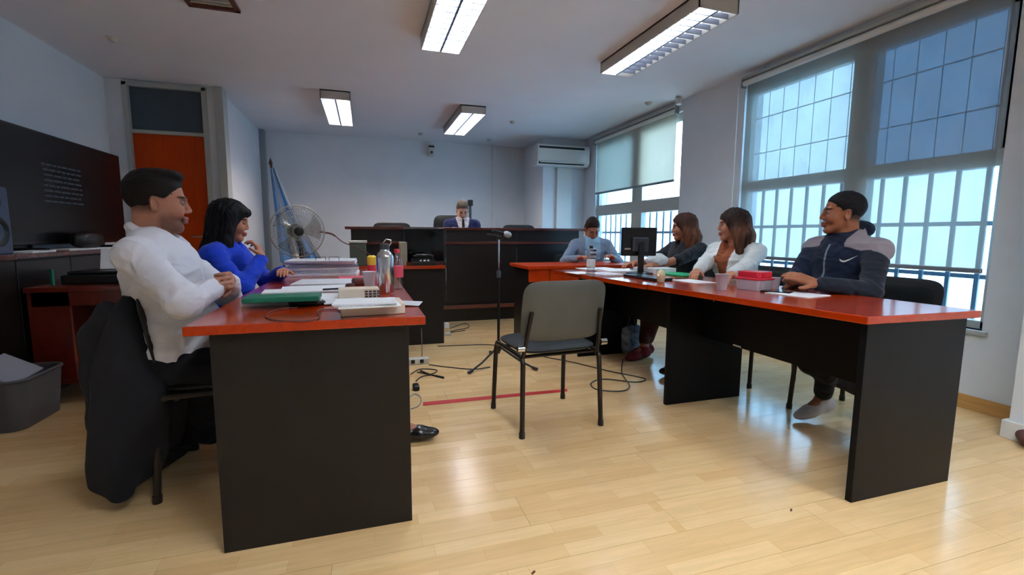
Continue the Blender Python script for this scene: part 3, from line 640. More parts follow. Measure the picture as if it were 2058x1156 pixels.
    for y in (-1, 1):
        e = MB(); ce = g(.0765, y*.032, .0); Rh = Matrix(H.tolist()) @ Matrix(((0, 0, 1), (1, 0, 0), (0, 1, 0))); rad = .0125*s
        e.lathe([(rad*math.sin(a), rad*math.cos(a)) for a in [PI*(1-i/7) for i in range(1, 8)]], ce, 12, Rh); ob = e.build('eye', [M['eye'], M['iris']], root, W=True, smooth=True)
        for pl in ob.data.polygons:
            if all(i >= 12*5 for i in pl.vertices): pl.material_index = 1
    # --- hair
    if hair:
        hb = Blob(); t = hair.get('thick', .012); tp = hair['kind']
        hb.ell(g(-.014, 0, .038+t*.25), vec(.0985+t*(.35 if tp == 'short' else 1), .0775+t*(.2 if tp == 'short' else .8), .083+t)*s, H, .02)
        if tp == 'short':
            if hair.get('sides'): hb.ell(g(-.04, 0, -.005), vec(.072+t*.6, .076+t*.4, .07)*s, H, .02)
            hb.ell(g(.085, 0, -.045), vec(.075, .12, .108)*s, H, .012, sub=True)
            for y in (-1, 1): hb.ell(g(0, y*.09, -.015), vec(.026, .03, .036)*s, H, .006, sub=True)
            if hair.get('quiff'): hb.ell(g(.035, .0, .108), vec(.055, .058, .026)*s, H, .02)
        else:
            Ln = hair['len']
            hb.ell(g(-.035, 0, -.03), vec(.085, .082, .10)*s, H, .03)
            for (x, y, L, r, r2) in ((.005, .075, 1, .035, .03), (.005, -.075, 1, .035, .03), (-.05, .055, 1.05, .045, .04), (-.05, -.055, 1.05, .045, .04), (-.07, 0, 1.05, .05, .042), (.03, .072, .75, .022, .018), (.03, -.072, .75, .022, .018)):
                top_ = g(x, y*.85, .04); d = vec(0, 0, -1)*.75+H[:, 2]*-.25; out = (H[:, 1]*y*.5*hair.get('flare', 1)-H[:, 0]*.04); mid = top_+d*(Ln*.5*L)+out*.9; end = top_+d*Ln*L+out*1.1+f*(hair.get('fwd', 0) if x > 0 else 0)
                hb.cone(top_, mid, r*s, r*s*1.08, .03).cone(mid, end, r*s*1.08, r2*s, .03)
            hb.ell(g(.085, 0, -.035), vec(.075, .060, .095)*s, H, .01, sub=True)
            if hair.get('fringe'): hb.ell(g(.06, 0, .065), vec(.046, .066, .034)*s, H, .012)
        pp, ff = hb.mesh(vox*1.05); N = vnormals(pp, ff); q = (pp-Hc) @ H/s
        fr = 110 if tp == 'short' else 150; st = (1, 1, 1) if tp == 'short' else (1, 1, .12)
        h = waves(pp, fr, 21, 4, st); pp = pp+N*((.0012 if tp == 'short' else .004)*h)[:, None]
        c1, c2 = np.array(srgb(*hair['col'])[:3]), np.array(srgb(*hair.get('col2', hair['col']))[:3])
        w = np.clip(.5+.5*waves(pp, 90, 5, 4, (1, 1, .15)), 0, 1)*np.clip((hair.get('root', .1)-q[:, 2])/.12, 0, 1); c = c1+(c2-c1)*w[:, None]
        np_obj('hair', pp, ff, M['vhair'], root, c)
    return ctx
M['cloth'] = vcol_mat('cloth', .85, .12, 500, sheen=.1, spec=.2)
_nt = M['cloth'].node_tree; _tc = _nt.nodes.new('ShaderNodeTexCoord'); _mp = _nt.nodes.new('ShaderNodeMapping'); _mp.inputs['Scale'].default_value = (1, 1, 1.9); _mp.inputs['Rotation'].default_value = (.5, .4, .2)
_n = _nt.nodes.new('ShaderNodeTexNoise'); _n.inputs['Scale'].default_value = 5.5; _n.inputs['Detail'].default_value = 1.2; _n.inputs['Distortion'].default_value = 1.2
_m1 = _nt.nodes.new('ShaderNodeMath'); _m1.operation = 'SUBTRACT'; _m1.inputs[1].default_value = .5; _m2 = _nt.nodes.new('ShaderNodeMath'); _m2.operation = 'ABSOLUTE'; _m3 = _nt.nodes.new('ShaderNodeMath'); _m3.operation = 'POWER'; _m3.inputs[1].default_value = .85
_bp = _nt.nodes.new('ShaderNodeBump'); _bp.inputs['Strength'].default_value = .5; _bp.inputs['Distance'].default_value = .03; _bp.invert = True
_nt.links.new(_tc.outputs['Object'], _mp.inputs[0]); _nt.links.new(_mp.outputs[0], _n.inputs['Vector']); _nt.links.new(_n.outputs[0], _m1.inputs[0]); _nt.links.new(_m1.outputs[0], _m2.inputs[0]); _nt.links.new(_m2.outputs[0], _m3.inputs[0]); _nt.links.new(_m3.outputs[0], _bp.inputs['Height'])
_old = [x for x in _nt.nodes if x.type == 'BUMP' and x != _bp][0]; _nt.links.new(_bp.outputs[0], _old.inputs['Normal'])
M['cloth_shiny'] = vcol_mat('polished_leather', .22, spec=.6)
pt = lambda x, y, **k: tuple(at(x, y, **k))
def dirn(a, b): return nrm(np.array(b)-np.array(a))
# man in the white shirt, near left, facing right with folded hands
def shirt_extra(B, c): pass
hw = vec(-.50, 2.05, .815)
ctx_a = person('man in a white shirt seated at the near left desk with dark jacket behind him', (-.78, 2.22), .06, 'light', s=1.0, lean=-.06, seat=.443, hy=.24, hp=-.04,
    hands=(((-.56, 2.24, .84), (.6, .8, -1)), ((-.58, 2.12, .83), (1, -.7, -.8))), handdir=((vec(.25, -.9, .1), vec(-.9, -.2, -.1), 1), (vec(.15, .9, .15), vec(-.9, .2, -.2), -1)), grip=(.8, .8),
    vox=.004, top=(212, 212, 222), sleeves=1., hair=dict(kind='short', col=(20, 13, 13), thick=.010, cut=.02, quiff=True, fade=.75), stubble=.8, collar=True, brow=(28, 18, 14), neck_open=.03,
    fold=(.0045, 34), trousers=(14, 14, 20), shoe=((16, 16, 18), (8, 8, 8)), feet=(((.14, 2.30, .09), vec(1, -.1, -.0)), ((-.15, 2.05, .09), vec(1, 0, 0))), knees=((-.30, 2.35, .6), (-.32, 2.1, .6)), belly=.02, bodyscale=1.06)
# woman in the blue cardigan with her hand at her mouth
ctx_b = person('woman with long black hair in a bright blue cardigan, hand against her mouth', (-.84, 3.10), -.12, 'tan', s=.94, female=True, lean=.16, seat=.44, hy=.2, hp=-.18,
    hands=(((-.47, 2.98, .82), (-.2, 1, -1)), ((-.575, 2.97, .895), (1, -.7, -1))), handdir=((vec(.1, -1, .05), vec(0, 0, -1), 1), (vec(-.38, .15, 1), vec(-1, .1, -.3), 1)), grip=(.35, .8),
    vox=.0048, top=(22, 60, 190), top_name='cardigan', sleeves=1., hair=dict(kind='long', col=(14, 11, 14), len=.43, fringe=True, flare=1.0), neck_open=.08, brow=(20, 14, 12), fold=(.0035, 34), trousers=(24, 24, 30), shoe=((30, 28, 28), (20, 20, 20)))
# judge
ctx_c = person('grey-haired man in a navy suit reading with head bowed behind the high bench', (1.27, 6.34), -PI/2-.05, 'pale', s=1.0, lean=.12, seat=.66, hy=.0, hp=-.55, head_down=.015,
    hands=(((1.40, 6.02, .95), (.5, 0, -1)), ((1.14, 6.02, .95), (-.5, 0, -1))), vox=.006, legs=True, feet=(((1.37, 5.95, .29), vec(0, -1, 0)), ((1.18, 5.95, .29), vec(0, -1, 0))), trousers=(24, 28, 44),
    top=(30, 40, 82), top_name='suit', sleeves=1., hair=dict(kind='short', col=(84, 76, 68), thick=.010, sides=True), neck_open=.0, brow=(90, 84, 78), collar=True, fold=(.004, 20),
    top_cols=lambda c, k: (lambda q: (c.__setitem__((q[:, 0] > .02) & (np.abs(q[:, 1]) < .02+.28*np.clip(q[:, 2]+.28, 0, 1)*.9), srgb(214, 214, 222)[:3]), c.__setitem__((q[:, 0] > .02) & (np.abs(q[:, 1]) < .017) & (q[:, 2] < .0), srgb(26, 26, 34)[:3])))((k['pp']-k['Nk']) @ np.stack([k['f'], k['l'], k['u']], 1)))
# man writing at the far right desk
ctx_d = person('young man in a pale grey-blue jacket over a printed t-shirt, writing', (2.45, 4.86), -PI/2-.18, 'tan', s=.98, lean=.30, seat=.44, hy=-.02, hp=-.55, head_down=.02,
    hands=(((2.50, 4.38, .80), (1, 0, -1)), ((2.12, 4.42, .80), (-1, 0, -1))), vox=.0055, top=(128, 146, 168), top_name='jacket', hair=dict(kind='short', col=(46, 28, 24), thick=.014, sides=True), brow=(40, 26, 20), fold=(.005, 24), trousers=(34, 40, 60), shoe=((60, 60, 60), (200, 200, 200)),
    top_cols=lambda c, k: (lambda q: (c.__setitem__((q[:, 0] > .0) & (np.abs(q[:, 1]) < .085), srgb(150, 186, 206)[:3]), c.__setitem__((q[:, 0] > .0) & (np.abs(q[:, 1]) < .035) & (q[:, 2] < -.10) & (np.mod(q[:, 2]*22, 1) < .5), srgb(30, 28, 40)[:3]), c.__setitem__((q[:, 0] > .0) & (np.abs(q[:, 1]) < .035) & (q[:, 2] < -.10) & (np.mod(q[:, 2]*22, 1) >= .5), srgb(214, 212, 222)[:3])))((k['pp']-k['Nk']) @ np.stack([k['f'], k['l'], k['u']], 1)))
# woman in dark top
ctx_e = person('woman with wavy reddish-brown hair in a dark short-sleeved top beside the monitor', (2.74, 3.44), PI+.05, 'tan', s=.94, female=True, lean=.14, seat=.44, hy=-.5, hp=-.06,
    hands=(((2.18, 3.22, .80), (-.2, -.6, -1)), ((2.22, 3.52, .80), (-.2, .6, -1))), vox=.005, top=(38, 40, 44), top_name='blouse', sleeves=.42, hair=dict(kind='long', col=(66, 38, 28), col2=(150, 84, 48), len=.25, flare=1.5, root=.06), neck_open=.09, lip=(170, 70, 80), fold=(.005, 22), trousers=(70, 40, 30),
    shoe=((120, 40, 44), (60, 20, 20)), feet=(((2.30, 3.40, .10), vec(-1, 0, -.15)), ((2.22, 3.32, .10), vec(-1, -.1, -.15))))
# woman in the white blazer
def blazer_cols(c, k):
    q = (k['pp']-k['Nk']) @ np.stack([k['f'], k['l'], k['u']], 1)
    w = (q[:, 0] > .03) & (q[:, 0] < .155-.2*np.clip(q[:, 2]+.1, -.3, .3)) & (np.abs(q[:, 1]+.0) < .020+.20*np.clip(q[:, 2]+.30, 0, 1)) & (q[:, 2] > -.42)
    c[w] = srgb(150, 82, 52)[:3]
    w = (q[:, 0] > .03) & (q[:, 0] < .2) & (np.abs(np.abs(q[:, 1])-(.026+.20*np.clip(q[:, 2]+.30, 0, 1))) < .010); c[w] = srgb(236, 238, 238)[:3]
ctx_f = person('woman in a white blazer with straight brown hair, resting clasped hands on the desk', (2.68, 2.80), PI+.15, 'tan', s=.95, female=True, lean=.16, seat=.44, hy=-.75, hp=-.02,
    hands=(((2.16, 2.34, .80), (-.2, -.8, -1)), ((2.18, 2.66, .80), (-.2, .6, -1))), vox=.0045, top=(214, 218, 216), top_name='blazer', sleeves=1., hair=dict(kind='long', col=(44, 28, 24), col2=(128, 84, 58), len=.23, flare=1.2, root=.06), neck_open=.12, lip=(176, 84, 86), brow=(44, 28, 22),
    top_cols=blazer_cols, fold=(.005, 22), trousers=(30, 30, 34), shoe=((40, 36, 36), (30, 30, 30)))
# man in the tracksuit jacket
def track_cols(c, k):
    q = (k['pp']-k['Nk']) @ np.stack([k['f'], k['l'], k['u']], 1)
    yoke = (q[:, 2] > -.115+.9*np.clip(q[:, 0]-.03, 0, 1)) & (np.abs(q[:, 1]) > .075) & (np.linalg.norm(q[:, [0, 1]], axis=1) < .30)
    c[:] = srgb(20, 30, 52)[:3]
    c[np.abs(q[:, 1]) > .185] = srgb(28, 33, 44)[:3]
    c[yoke] = srgb(140, 130, 136)[:3]; c[(q[:, 0] < -.035) & (q[:, 2] > -.045) & (np.abs(q[:, 1]) < .13)] = srgb(20, 30, 52)[:3]
    z = (q[:, 0] > .05) & (np.abs(q[:, 1]) < .006) & (q[:, 2] < -.04); c[z] = srgb(120, 135, 140)[:3]
def hood(B, k):
    Nk, f, l, u = k['Nk'], k['f'], k['l'], k['u']
    for i in range(6):
        a0, a1 = -1.05+i*.35, -.7+i*.35
        p = lambda a: Nk-f*(.075*math.cos(a)+.025)+l*.085*math.sin(a)+u*(.02+.035*math.cos(a)); B.cone(p(a0), p(a1), .028, .028, .03)
    for q in (1, -1): B.cone(Nk+l*q*.07-f*.01+u*.02, Nk+l*q*.03+f*.10-u*.05, .022, .016, .012)
ctx_g = person('man in a navy tracksuit jacket with grey shoulders sitting at the near right desk', (2.65, 1.98), PI-.05, 'brown', s=.99, lean=.04, seat=.46, hy=-.6, hp=.03,
    hands=(((2.24, 1.80, .80), (.3, -.8, -1)), ((2.27, 1.96, .80), (.2, .8, -1))), handdir=((vec(-.7, .35, .3), vec(.1, .6, -.8), 1), (vec(-.8, -.25, .25), vec(-.1, -.8, -.5), -1)), grip=(.25, .3),
    vox=.0042, top=(22, 34, 62), top_name='jacket', hair=dict(kind='short', col=(22, 18, 20), thick=.007, cut=.02, fade=.85), brow=(24, 16, 14), neck_open=.0, top_cols=track_cols, extra=hood,
    fold=(.004, 32), trousers=(12, 13, 20), shoe=((196, 196, 200), (214, 214, 216)), feet=(((2.46, 1.90, .13), vec(-.85, .1, -.25)), ((2.70, 1.78, .16), vec(-.5, .1, -.5))), knees=((2.35, 1.75, .55), (2.40, 2.05, .55)), belly=.03, bodyscale=1.04)
# sports tick on the left breast of the track jacket, sewn on the cloth
def on_cloth(k, x, y):
    v = k['pp']-np.array([0, 0, CAM_H]); z = v @ _f; px = 1029+FPX*(v @ _r2)/z; py = 578-FPX*(v @ _u2)/z
    near = (np.hypot(px-x, py-y) < 7); i = np.argmin(np.where(near, z, 1e9)); return k['pp'][i]
c0, c1, c2 = (on_cloth(ctx_g, *q) for q in ((1700, 520), (1722, 520), (1700, 536)))
ex = nrm(c1-c0); n_ = nrm(np.cross(c2-c0, ex)); n_ = n_ if n_ @ (np.array([0, 0, CAM_H])-c0) > 0 else -n_; ey = nrm(np.cross(n_, ex)); ey = ey if ey[2] > 0 else -ey
tick = [(-.042, .012), (-.040, -.002), (-.030, -.010), (-.016, -.010), (.004, -.003), (.045, .016), (.004, .003), (-.014, -.002), (-.026, -.002), (-.034, .003)]
T_ = lambda v: Vector(c0+ex*v.x+ey*v.y+n_*(v.z+.004))
MB().prism(tick, 0, .002, T_).build('chest_logo', M['white'], ctx_g['root'], W=True)
# ------------------------------------------------------------------ desks
def desk(label, top_poly, z, panels, modesty=None, loc=(0, 0), group=None, tmat=None, pm_=None):
    t = thing('desk', label, 'desk', (loc[0], loc[1], 0), 0, group)
    MB().prism(top_poly, z-.03, z).build('desktop', tmat or M['cherry'], t, W=True, bevel=.003)
    for (x0, y0, x1, y1) in panels: MB().box((x0, y0, 0), (x1, y1, z-.03)).build('end_panel', pm_ or M['black'], t, W=True, bevel=.0015)
    if modesty:
        (x0, y0, x1, y1, zb) = modesty; MB().box((x0, y0, zb), (x1, y1, z-.03)).build('modesty_panel', pm_ or M['black'], t, W=True)
    return t
LZ = .765
desk('near left desk with cherry top and black end panel, closest to the camera', [(-.535, 1.605), (.192, 1.60), (.185, 2.74), (-.54, 2.74)], LZ, [(-.472, 1.628, .135, 1.655), (-.472, 2.68, .135, 2.705)], (-.22, 1.655, -.20, 2.68, .40), (-.17, 2.17))
desk('second left desk in front of the woman in blue, under the paper piles', [(-.54, 2.745), (.185, 2.745), (.175, 3.88), (-.54, 3.88)], LZ, [(-.472, 2.78, .12, 2.805), (-.472, 3.82, .12, 3.845)], (-.22, 2.805, -.20, 3.82, .40), (-.17, 3.3))
desk('small desk with computer at the left front of the bench', [(-.28, 4.34), (.712, 4.34), (.712, 5.0), (-.28, 5.0)], .75, [(.15, 4.36, .695, 4.385), (-.25, 4.36, -.225, 4.96), (.675, 4.385, .695, 4.96)], None, (.2, 4.6))
R1 = desk('near right desk with glossy cherry top and wide black end panel', [(1.775, 1.222), (2.385, 1.20), (2.36, 2.40), (1.615, 2.40)], .75, [(1.80, 1.236, 2.37, 1.262), (1.745, 2.35, 2.31, 2.376)], (1.99, 1.262, 2.01, 2.35, .42), (2.05, 1.8), pm_=M['black_shaded'])
lk = MB().lathe([(.009, 0), (.009, .006), (.006, .008)], (1.985, 2.26, .66), 12, Matrix(((0, 0, -1), (0, 1, 0), (1, 0, 0)))); lk.build('drawer_lock', M['chrome'], R1, W=True, smooth=True)
MB().cbox((1.982, 2.05, .43), (.014, .06, .012)).build('bracket', M['chrome'], R1, W=True, bevel=.002)
desk('second right desk with the monitor, between near right desk and red desk', [(1.600, 2.405), (2.36, 2.405), (2.34, 3.60), (1.50, 3.60)], .75, [(1.72, 3.54, 2.29, 3.565)], (1.99, 2.41, 2.01, 3.54, .40), (2.0, 3.0), pm_=M['black_shaded'])
rd = desk('small bright red wooden desk where the young man writes, in front of the bench', [(1.43, 4.05), (2.62, 4.05), (2.62, 4.62), (1.43, 4.62)], .75, [(1.47, 4.09, 1.495, 4.58), (2.56, 4.09, 2.585, 4.58)], None, (2.0, 4.3), None, M['cherry_edge'])
MB().box((1.45, 4.065, .60), (1.66, 4.085, .72)).box((1.665, 4.065, .60), (2.58, 4.085, .72)).build('apron', M['cherry_edge'], rd, W=True, bevel=.002)
# ------------------------------------------------------------------ judges' bench and dais
struct('floor_dais', MB().box((-1.2, 5.78, -.01), (3.2, 8.04, .2)), M['benchdark'])
b = thing('judge_bench', 'long dark wooden judges\' bench with reddish ledges across the room', 'bench', (1.2, 5.6, 0))
MB().box((-.21, 5.40, 1.09), (2.68, 5.86, 1.12)).build('bench_top', M['benchtop'], b, W=True, bevel=.003)
for (x0, x1) in ((-.15, .90), (.905, 1.78), (1.785, 2.62)):
    MB().box((x0, 5.455, .955), (x1, 5.475, 1.09)).build('upper_panel', M['benchdark'], b, W=True)
    MB().box((x0, 5.455, .195), (x1, 5.475, .925)).build('lower_panel', M['benchdark'], b, W=True, bevel=.003)
MB().box((-.17, 5.40, .925), (2.65, 5.475, .955)).build('ledge', M['benchtop'], b, W=True, bevel=.003)
MB().box((-.17, 5.39, .155), (2.65, 5.475, .195)).build('foot_ledge', M['ledge'], b, W=True, bevel=.003)
MB().box((-.15, 5.43, 0), (2.62, 5.475, .155)).build('plinth', M['benchdark'], b, W=True)
for x in (-.15, 2.60): MB().box((x, 5.475, .0), (x+.02, 5.76, 1.09)).build('side_panel', M['benchdark'], b, W=True)
MB().box((-.13, 5.52, .90), (2.6, 6.05, .93)).build('inner_worktop', M['benchtop'], b, W=True)
# ------------------------------------------------------------------ chairs
def bent_pad(w, h, t, bow, n=10, m=8, r=.05, sup=5.):
    """rounded pad as a thick superellipse sheet, w along y, h along z, bowed towards +x at the sides"""
    mb = MB(); rings = []
    NR = 7; NA = 40; vs = []; 
    def pt(a, k, side):
        ca, sa = math.cos(a), math.sin(a); e = 2/sup
        y = math.copysign(abs(ca)**e, ca)*w/2*k; z = math.copysign(abs(sa)**e, sa)*h/2*k
        x = bow*(y/(w/2))**2+side*t/2*(1-k**6*.85); return (x, y, z)
    ks = [0.0, .3, .6, .8, .92, .98, 1.0]
    for side in (1, -1):
        base = len(vs)
        for k in ks[1:]: vs += [pt(2*PI*i/NA, k, side) for i in range(NA)]
        vs.append(pt(0, 0, side)); rings.append(base)
    fs = []; nr = len(ks)-1
    for s_, base in enumerate(rings):
        for j in range(nr-1):
            for i in range(NA):
                q = (base+j*NA+i, base+j*NA+(i+1) % NA, base+(j+1)*NA+(i+1) % NA, base+(j+1)*NA+i); fs.append(q if s_ else q[::-1])
        c = base+nr*NA
        for i in range(NA): q = (c, base+(i+1) % NA, base+i); fs.append(q if s_ else q[::-1])
    o1, o2 = rings[0]+(nr-1)*NA, rings[1]+(nr-1)*NA
    for i in range(NA): fs.append((o1+i, o2+i, o2+(i+1) % NA, o1+(i+1) % NA))
    return mb.add(vs, fs)
def xf(mb, R, t):
    mb.v = [R @ v+Vector(t) for v in mb.v]; return mb
def visitor_chair(label, loc, rz, back=None, cat='chair', group=None, knobs=True):
    """faces local +x; seat .45 high, black steel frame"""
    c = thing('visitor_chair', label, cat, (loc[0], loc[1], loc[2] if len(loc) > 2 else 0), rz, group)
    xf(bent_pad(.46, .43, .055, .0, sup=4.5), Matrix(((0, 0, 1), (0, 1, 0), (-1, 0, 0))) @ eul(0, 0, 0), (.0, 0, .445)).build('seat', M['padseat'], c, smooth=True)
    Rb = eul(0, -.17, 0)
    xf(bent_pad(.48, .325, .035, .022, sup=5.5), Rb, (-.235, 0, .655)).build('backrest', back or M['padback'], c, smooth=True)
    bz = xf(bent_pad(.40, .26, .03, .018, sup=5.), Rb, (-.222, 0, .655)); bz.build('back_cushion', M['padseat'], c, smooth=True)
    fr = MB()
    for s in (1, -1):
        y = s*.225
        fr.tube(smooth_path([(.19, y, .415), (.0, y, .418), (-.19, y, .415)], 4), .0125, 8)
        fr.tube(smooth_path([(-.19, y*.98, .41), (-.215, y*.95, .50), (-.25, y*.88, .66)], 4), .011, 8)
    for x in (.12, -.14): fr.tube([(x, -.225, .405), (x, .225, .405)], .010, 8)
    fr.build('frame', M['tube'], c, smooth=True)
    for sx in (1, -1):
        for s in (1, -1):
            y = s*.225; lg = MB(); lg.tube(smooth_path([(sx*.165, y, .418), (sx*.20, y, .395), (sx*.208, y*1.01, .33), (sx*.225, y*1.05, .0)], 5), .0135, 10)
            o = lg.build('leg', M['tube'], c, smooth=True)
            MB().cyl((sx*.2245, y*1.05, 0), (sx*.2235, y*1.048, .03), .0165, n=10).build('foot_cap', M['blackplastic'], o, smooth=True)
    for s in ((1, -1) if knobs else ()): MB().cyl((-.215, s*.225, .47), (-.215, s*.262, .47), .017, n=12).build('bracket_knob', M['chrome'], c, smooth=True)
    return c
visitor_chair('empty grey-backed chair standing alone in the middle of the floor', (.962, 2.405), PI/2+.07)
visitor_chair('black chair under the man in the white shirt, jacket over its back', (-.585, 2.275), .03, M['padblack'], knobs=False)
visitor_chair('black chair behind the woman in blue, mostly hidden', (-.78, 3.12), -.1, M['padblack'])
visitor_chair('black padded chair of the man in the tracksuit jacket', (2.67, 1.86), PI+.02, M['padblack'])
visitor_chair('black chair under the woman in the white blazer', (2.70, 2.72), PI+.1, M['padblack'])
visitor_chair('black chair under the woman in the dark top', (2.72, 3.46), PI+.1, M['padblack'])
visitor_chair('chair of the young man writing at the red desk', (2.37, 4.90), -PI/2-.1, M['padblack'])
visitor_chair('empty brown-black chair behind the left end of the bench', (.34, 6.10, .37), -PI/2, M['benchdark'])
visitor_chair('empty dark chair behind the right end of the bench', (2.08, 6.05, .36), -PI/2, M['padblack'])
j = thing('office_chair', 'high-backed black office chair behind the judge', 'chair', (1.22, 6.5, .2), -PI/2)
xf(bent_pad(.50, .62, .08, .03, sup=6.), Matrix.Identity(3), (-.20, -.14+.10, .80)).build('backrest', M['padblack'], j, smooth=True)
xf(bent_pad(.48, .46, .08, 0, sup=5.), Matrix(((0, 0, 1), (0, 1, 0), (-1, 0, 0))), (.05, 0, .41)).build('seat', M['padblack'], j, smooth=True)
MB().cyl((0, 0, .10), (0, 0, .40), .03).build('gas_column', M['blackplastic'], j, smooth=True)
for i in range(5): a = 2*PI*i/5; MB().tube([(0, 0, .10), (.28*math.cos(a), .28*math.sin(a), .06)], [.025, .016], 8).cyl((.28*math.cos(a), .28*math.sin(a), 0), (.28*math.cos(a), .28*math.sin(a), .06), .022).build('leg', M['blackplastic'], j, smooth=True)
MB().tube([(-.05, 0, .38), (-.22, 0, .42), (-.25, 0, .7)], .02, 8).build('back_support', M['blackplastic'], j, smooth=True)
# jacket over the chair back of the man in white
cy = 2.265
lv = [(-.850, .21, .81, .040), (-.868, .245, .75, .065), (-.872, .265, .64, .10), (-.872, .285, .5, .128), (-.878, .295, .34, .135), (-.895, .30, .18, .125), (-.91, .295, .085, .105)]
NA = 96; V = []
def jacket_mesh():
    zs = np.linspace(0, 1, 46); V = []; L = np.array(lv)
    for t in zs:
        k = t*(len(lv)-1); i = min(int(k), len(lv)-2); fct = k-i; x, h2, z, hx = L[i]*(1-fct)+L[i+1]*fct
        for a in np.linspace(0, 2*PI, NA, endpoint=False):
            ca, sa = math.cos(a), math.sin(a); yy = math.copysign(abs(sa)**.6, sa)*h2; xx = math.copysign(abs(ca)**.8, ca)*hx
            fold_ = .023*t*math.sin(yy*42+3*math.sin(z*5)+(1.5 if ca > 0 else 0))+.006*math.sin(yy*90+z*9)*t
            zz = z+(.085*math.sin(yy*8+2.2)-.02)*max(t-.6, 0)/.4*1.0+.012*math.sin(z*30+yy*12)*0
            V.append((x+xx+fold_, cy+yy, zz))
    F = [(i*NA+k, i*NA+(k+1) % NA, (i+1)*NA+(k+1) % NA, (i+1)*NA+k) for i in range(45) for k in range(NA)]
    F += [tuple(reversed(range(NA))), tuple(45*NA+k for k in range(NA))]
    return V, F
jt = thing('jacket', 'dark navy jacket draped over the chair back of the man in the white shirt', 'jacket', (-.93, cy, .5))
mj = mat('navy_suit_cloth', srgb(10, 10, 20), .9, bump=.1, bscale=300)
V, F = jacket_mesh(); MB().add(V, F).build('jacket_body', mj, jt, W=True, smooth=True)
def sleeve(y, dx):
    p = smooth_path([(-.90+dx, y, .76), (-.975+dx, y, .66), (-.99+dx, y+.01, .46), (-.985+dx, y+.01, .24)], 6)
    mb = MB().tube(p, [.05+.006*math.sin(i*1.3)-.0006*i for i in range(len(p))], 16); return mb
ctb = Blob().cone((-.72, 2.28, .40), (-.70, 2.34, .17), .085, .075, .04).cone((-.72, 2.42, .40), (-.70, 2.40, .22), .07, .06, .04); pp, ff = ctb.mesh(.01); N = vnormals(pp, ff); np_obj('coat_tail', folds(pp, N, .006, 40, 2), ff, mj, jt)
sleeve(2.09, 0).build('sleeve', mj, jt, W=True, smooth=True); sleeve(2.46, 0).build('sleeve', mj, jt, W=True, smooth=True)
# ------------------------------------------------------------------ left side: cabinet, screen, cart, bin
c = thing('cabinet', 'tall black cabinet with reddish top along the left wall under the screen', 'cabinet', (-2.2, 3.6, 0))
MB().box((-2.44, 2.35, .885), (-1.93, 5.05, .915)).build('cabinet_top', M['benchtop'], c, W=True, bevel=.003)
MB().box((-2.43, 2.38, 0), (-1.965, 5.02, .885)).build('body', M['benchdark'], c, W=True)
for k in range(5): MB().box((-1.965, 2.39+k*.528, .05), (-1.948, 2.39+k*.528+.52, .875)).build('door', M['benchdark'], c, W=True, bevel=.003)
t = thing('television', 'large black flat television standing on the cabinet by the left wall', 'television', (-2.2, 4.44, .915))
MB().box((-2.20, 3.62, .955), (-2.145, 5.27, 1.74)).build('casing', M['blackplastic'], t, W=True, bevel=.006)
MB().box((-2.146, 3.64, .98), (-2.1435, 5.25, 1.725)).build('screen', M['tvscreen'], t, W=True)
for y in (4.0, 4.9): MB().box((-2.26, y-.02, .915), (-2.08, y+.02, .935)).cbox((-2.17, y, .95), (.03, .03, .06)).build('foot', M['blackplastic'], t, W=True, bevel=.003)
tx = MB(); rr = random.Random(4)
for i in range(8):
    y = 4.14+rr.random()*.03
    while y < 4.60: L = .03+rr.random()*.08; tx.box((-2.1434, y, 1.515-i*.037), (-2.1428, min(y+L, 4.62), 1.528-i*.037)); y += L+.014
tx.build('screen_text', M['screen'], t, W=True)
sp_ = thing('loudspeaker', 'grey studio loudspeaker on the cabinet at the left edge', 'loudspeaker', (-2.02, 3.37, .915))
MB().box((-2.12, 3.24, .915), (-1.965, 3.475, 1.30)).build('box', M['bluegrey'], sp_, W=True, bevel=.01)
Ry = Matrix(((0, 0, 1), (0, 1, 0), (-1, 0, 0)))
MB().lathe([(.085, 0), (.085, .008), (.07, .010), (.055, .002), (.02, -.01), (.018, .006), (.0, .012)], (-1.966, 3.36, 1.045), 32, Ry).build('woofer', M['blackplastic'], sp_, W=True, smooth=True)
MB().lathe([(.045, 0), (.045, .008), (.03, .008), (.018, .0), (.008, .01)], (-1.966, 3.36, 1.215), 28, Ry).build('tweeter', M['dkgrey'], sp_, W=True, smooth=True)
o = MB().lathe([(.04, 0), (.047, .003), (.040, .07), (.047, .075), (.040, .13), (.047, .135), (.034, .195), (.031, .2)], at(147, 495, Z=.915), 28).build('foam_cups', M['cup'], smooth=True); tag(o, 'stack of upturned white foam cups on the cabinet before the screen', 'cups')
for i, (y, x, a, l) in enumerate(((3.72, -2.02, .3, 'loose white papers beside the loudspeaker on the cabinet'), (4.15, -2.02, -.2, 'white sheets behind the foam cups on the cabinet'), (4.42, -2.02, .1, 'papers at the far end of the cabinet behind the seated man'))):
    o = MB().cbox((x, y, .9165+.004), (.13, .28, .010), rotz(a*.3)).build('papers', M['paper']); tag(o, l, 'papers')
o = xf(bent_pad(.34, .13, .12, 0, sup=3.), Matrix.Identity(3), (-2.05, 4.42, .985)).build('equipment_case', M['blackplastic'], smooth=True); tag(o, 'rounded black equipment case on the cabinet behind the foam cups', 'case')
ct = thing('rolling_cart', 'red-brown wooden printer cart on castors beside the cabinet', 'cart', (-1.75, 3.75, 0))
cx0, cx1, y0, y1 = -1.93, -1.42, 3.44, 4.10
MB().box((cx0, y0, .685), (cx1, y1, .715)).build('top_shelf', M['darkred'], ct, W=True, bevel=.003)
MB().box((cx0, y0, .12), (cx1, y1, .145)).build('bottom_shelf', M['darkred'], ct, W=True, bevel=.003)
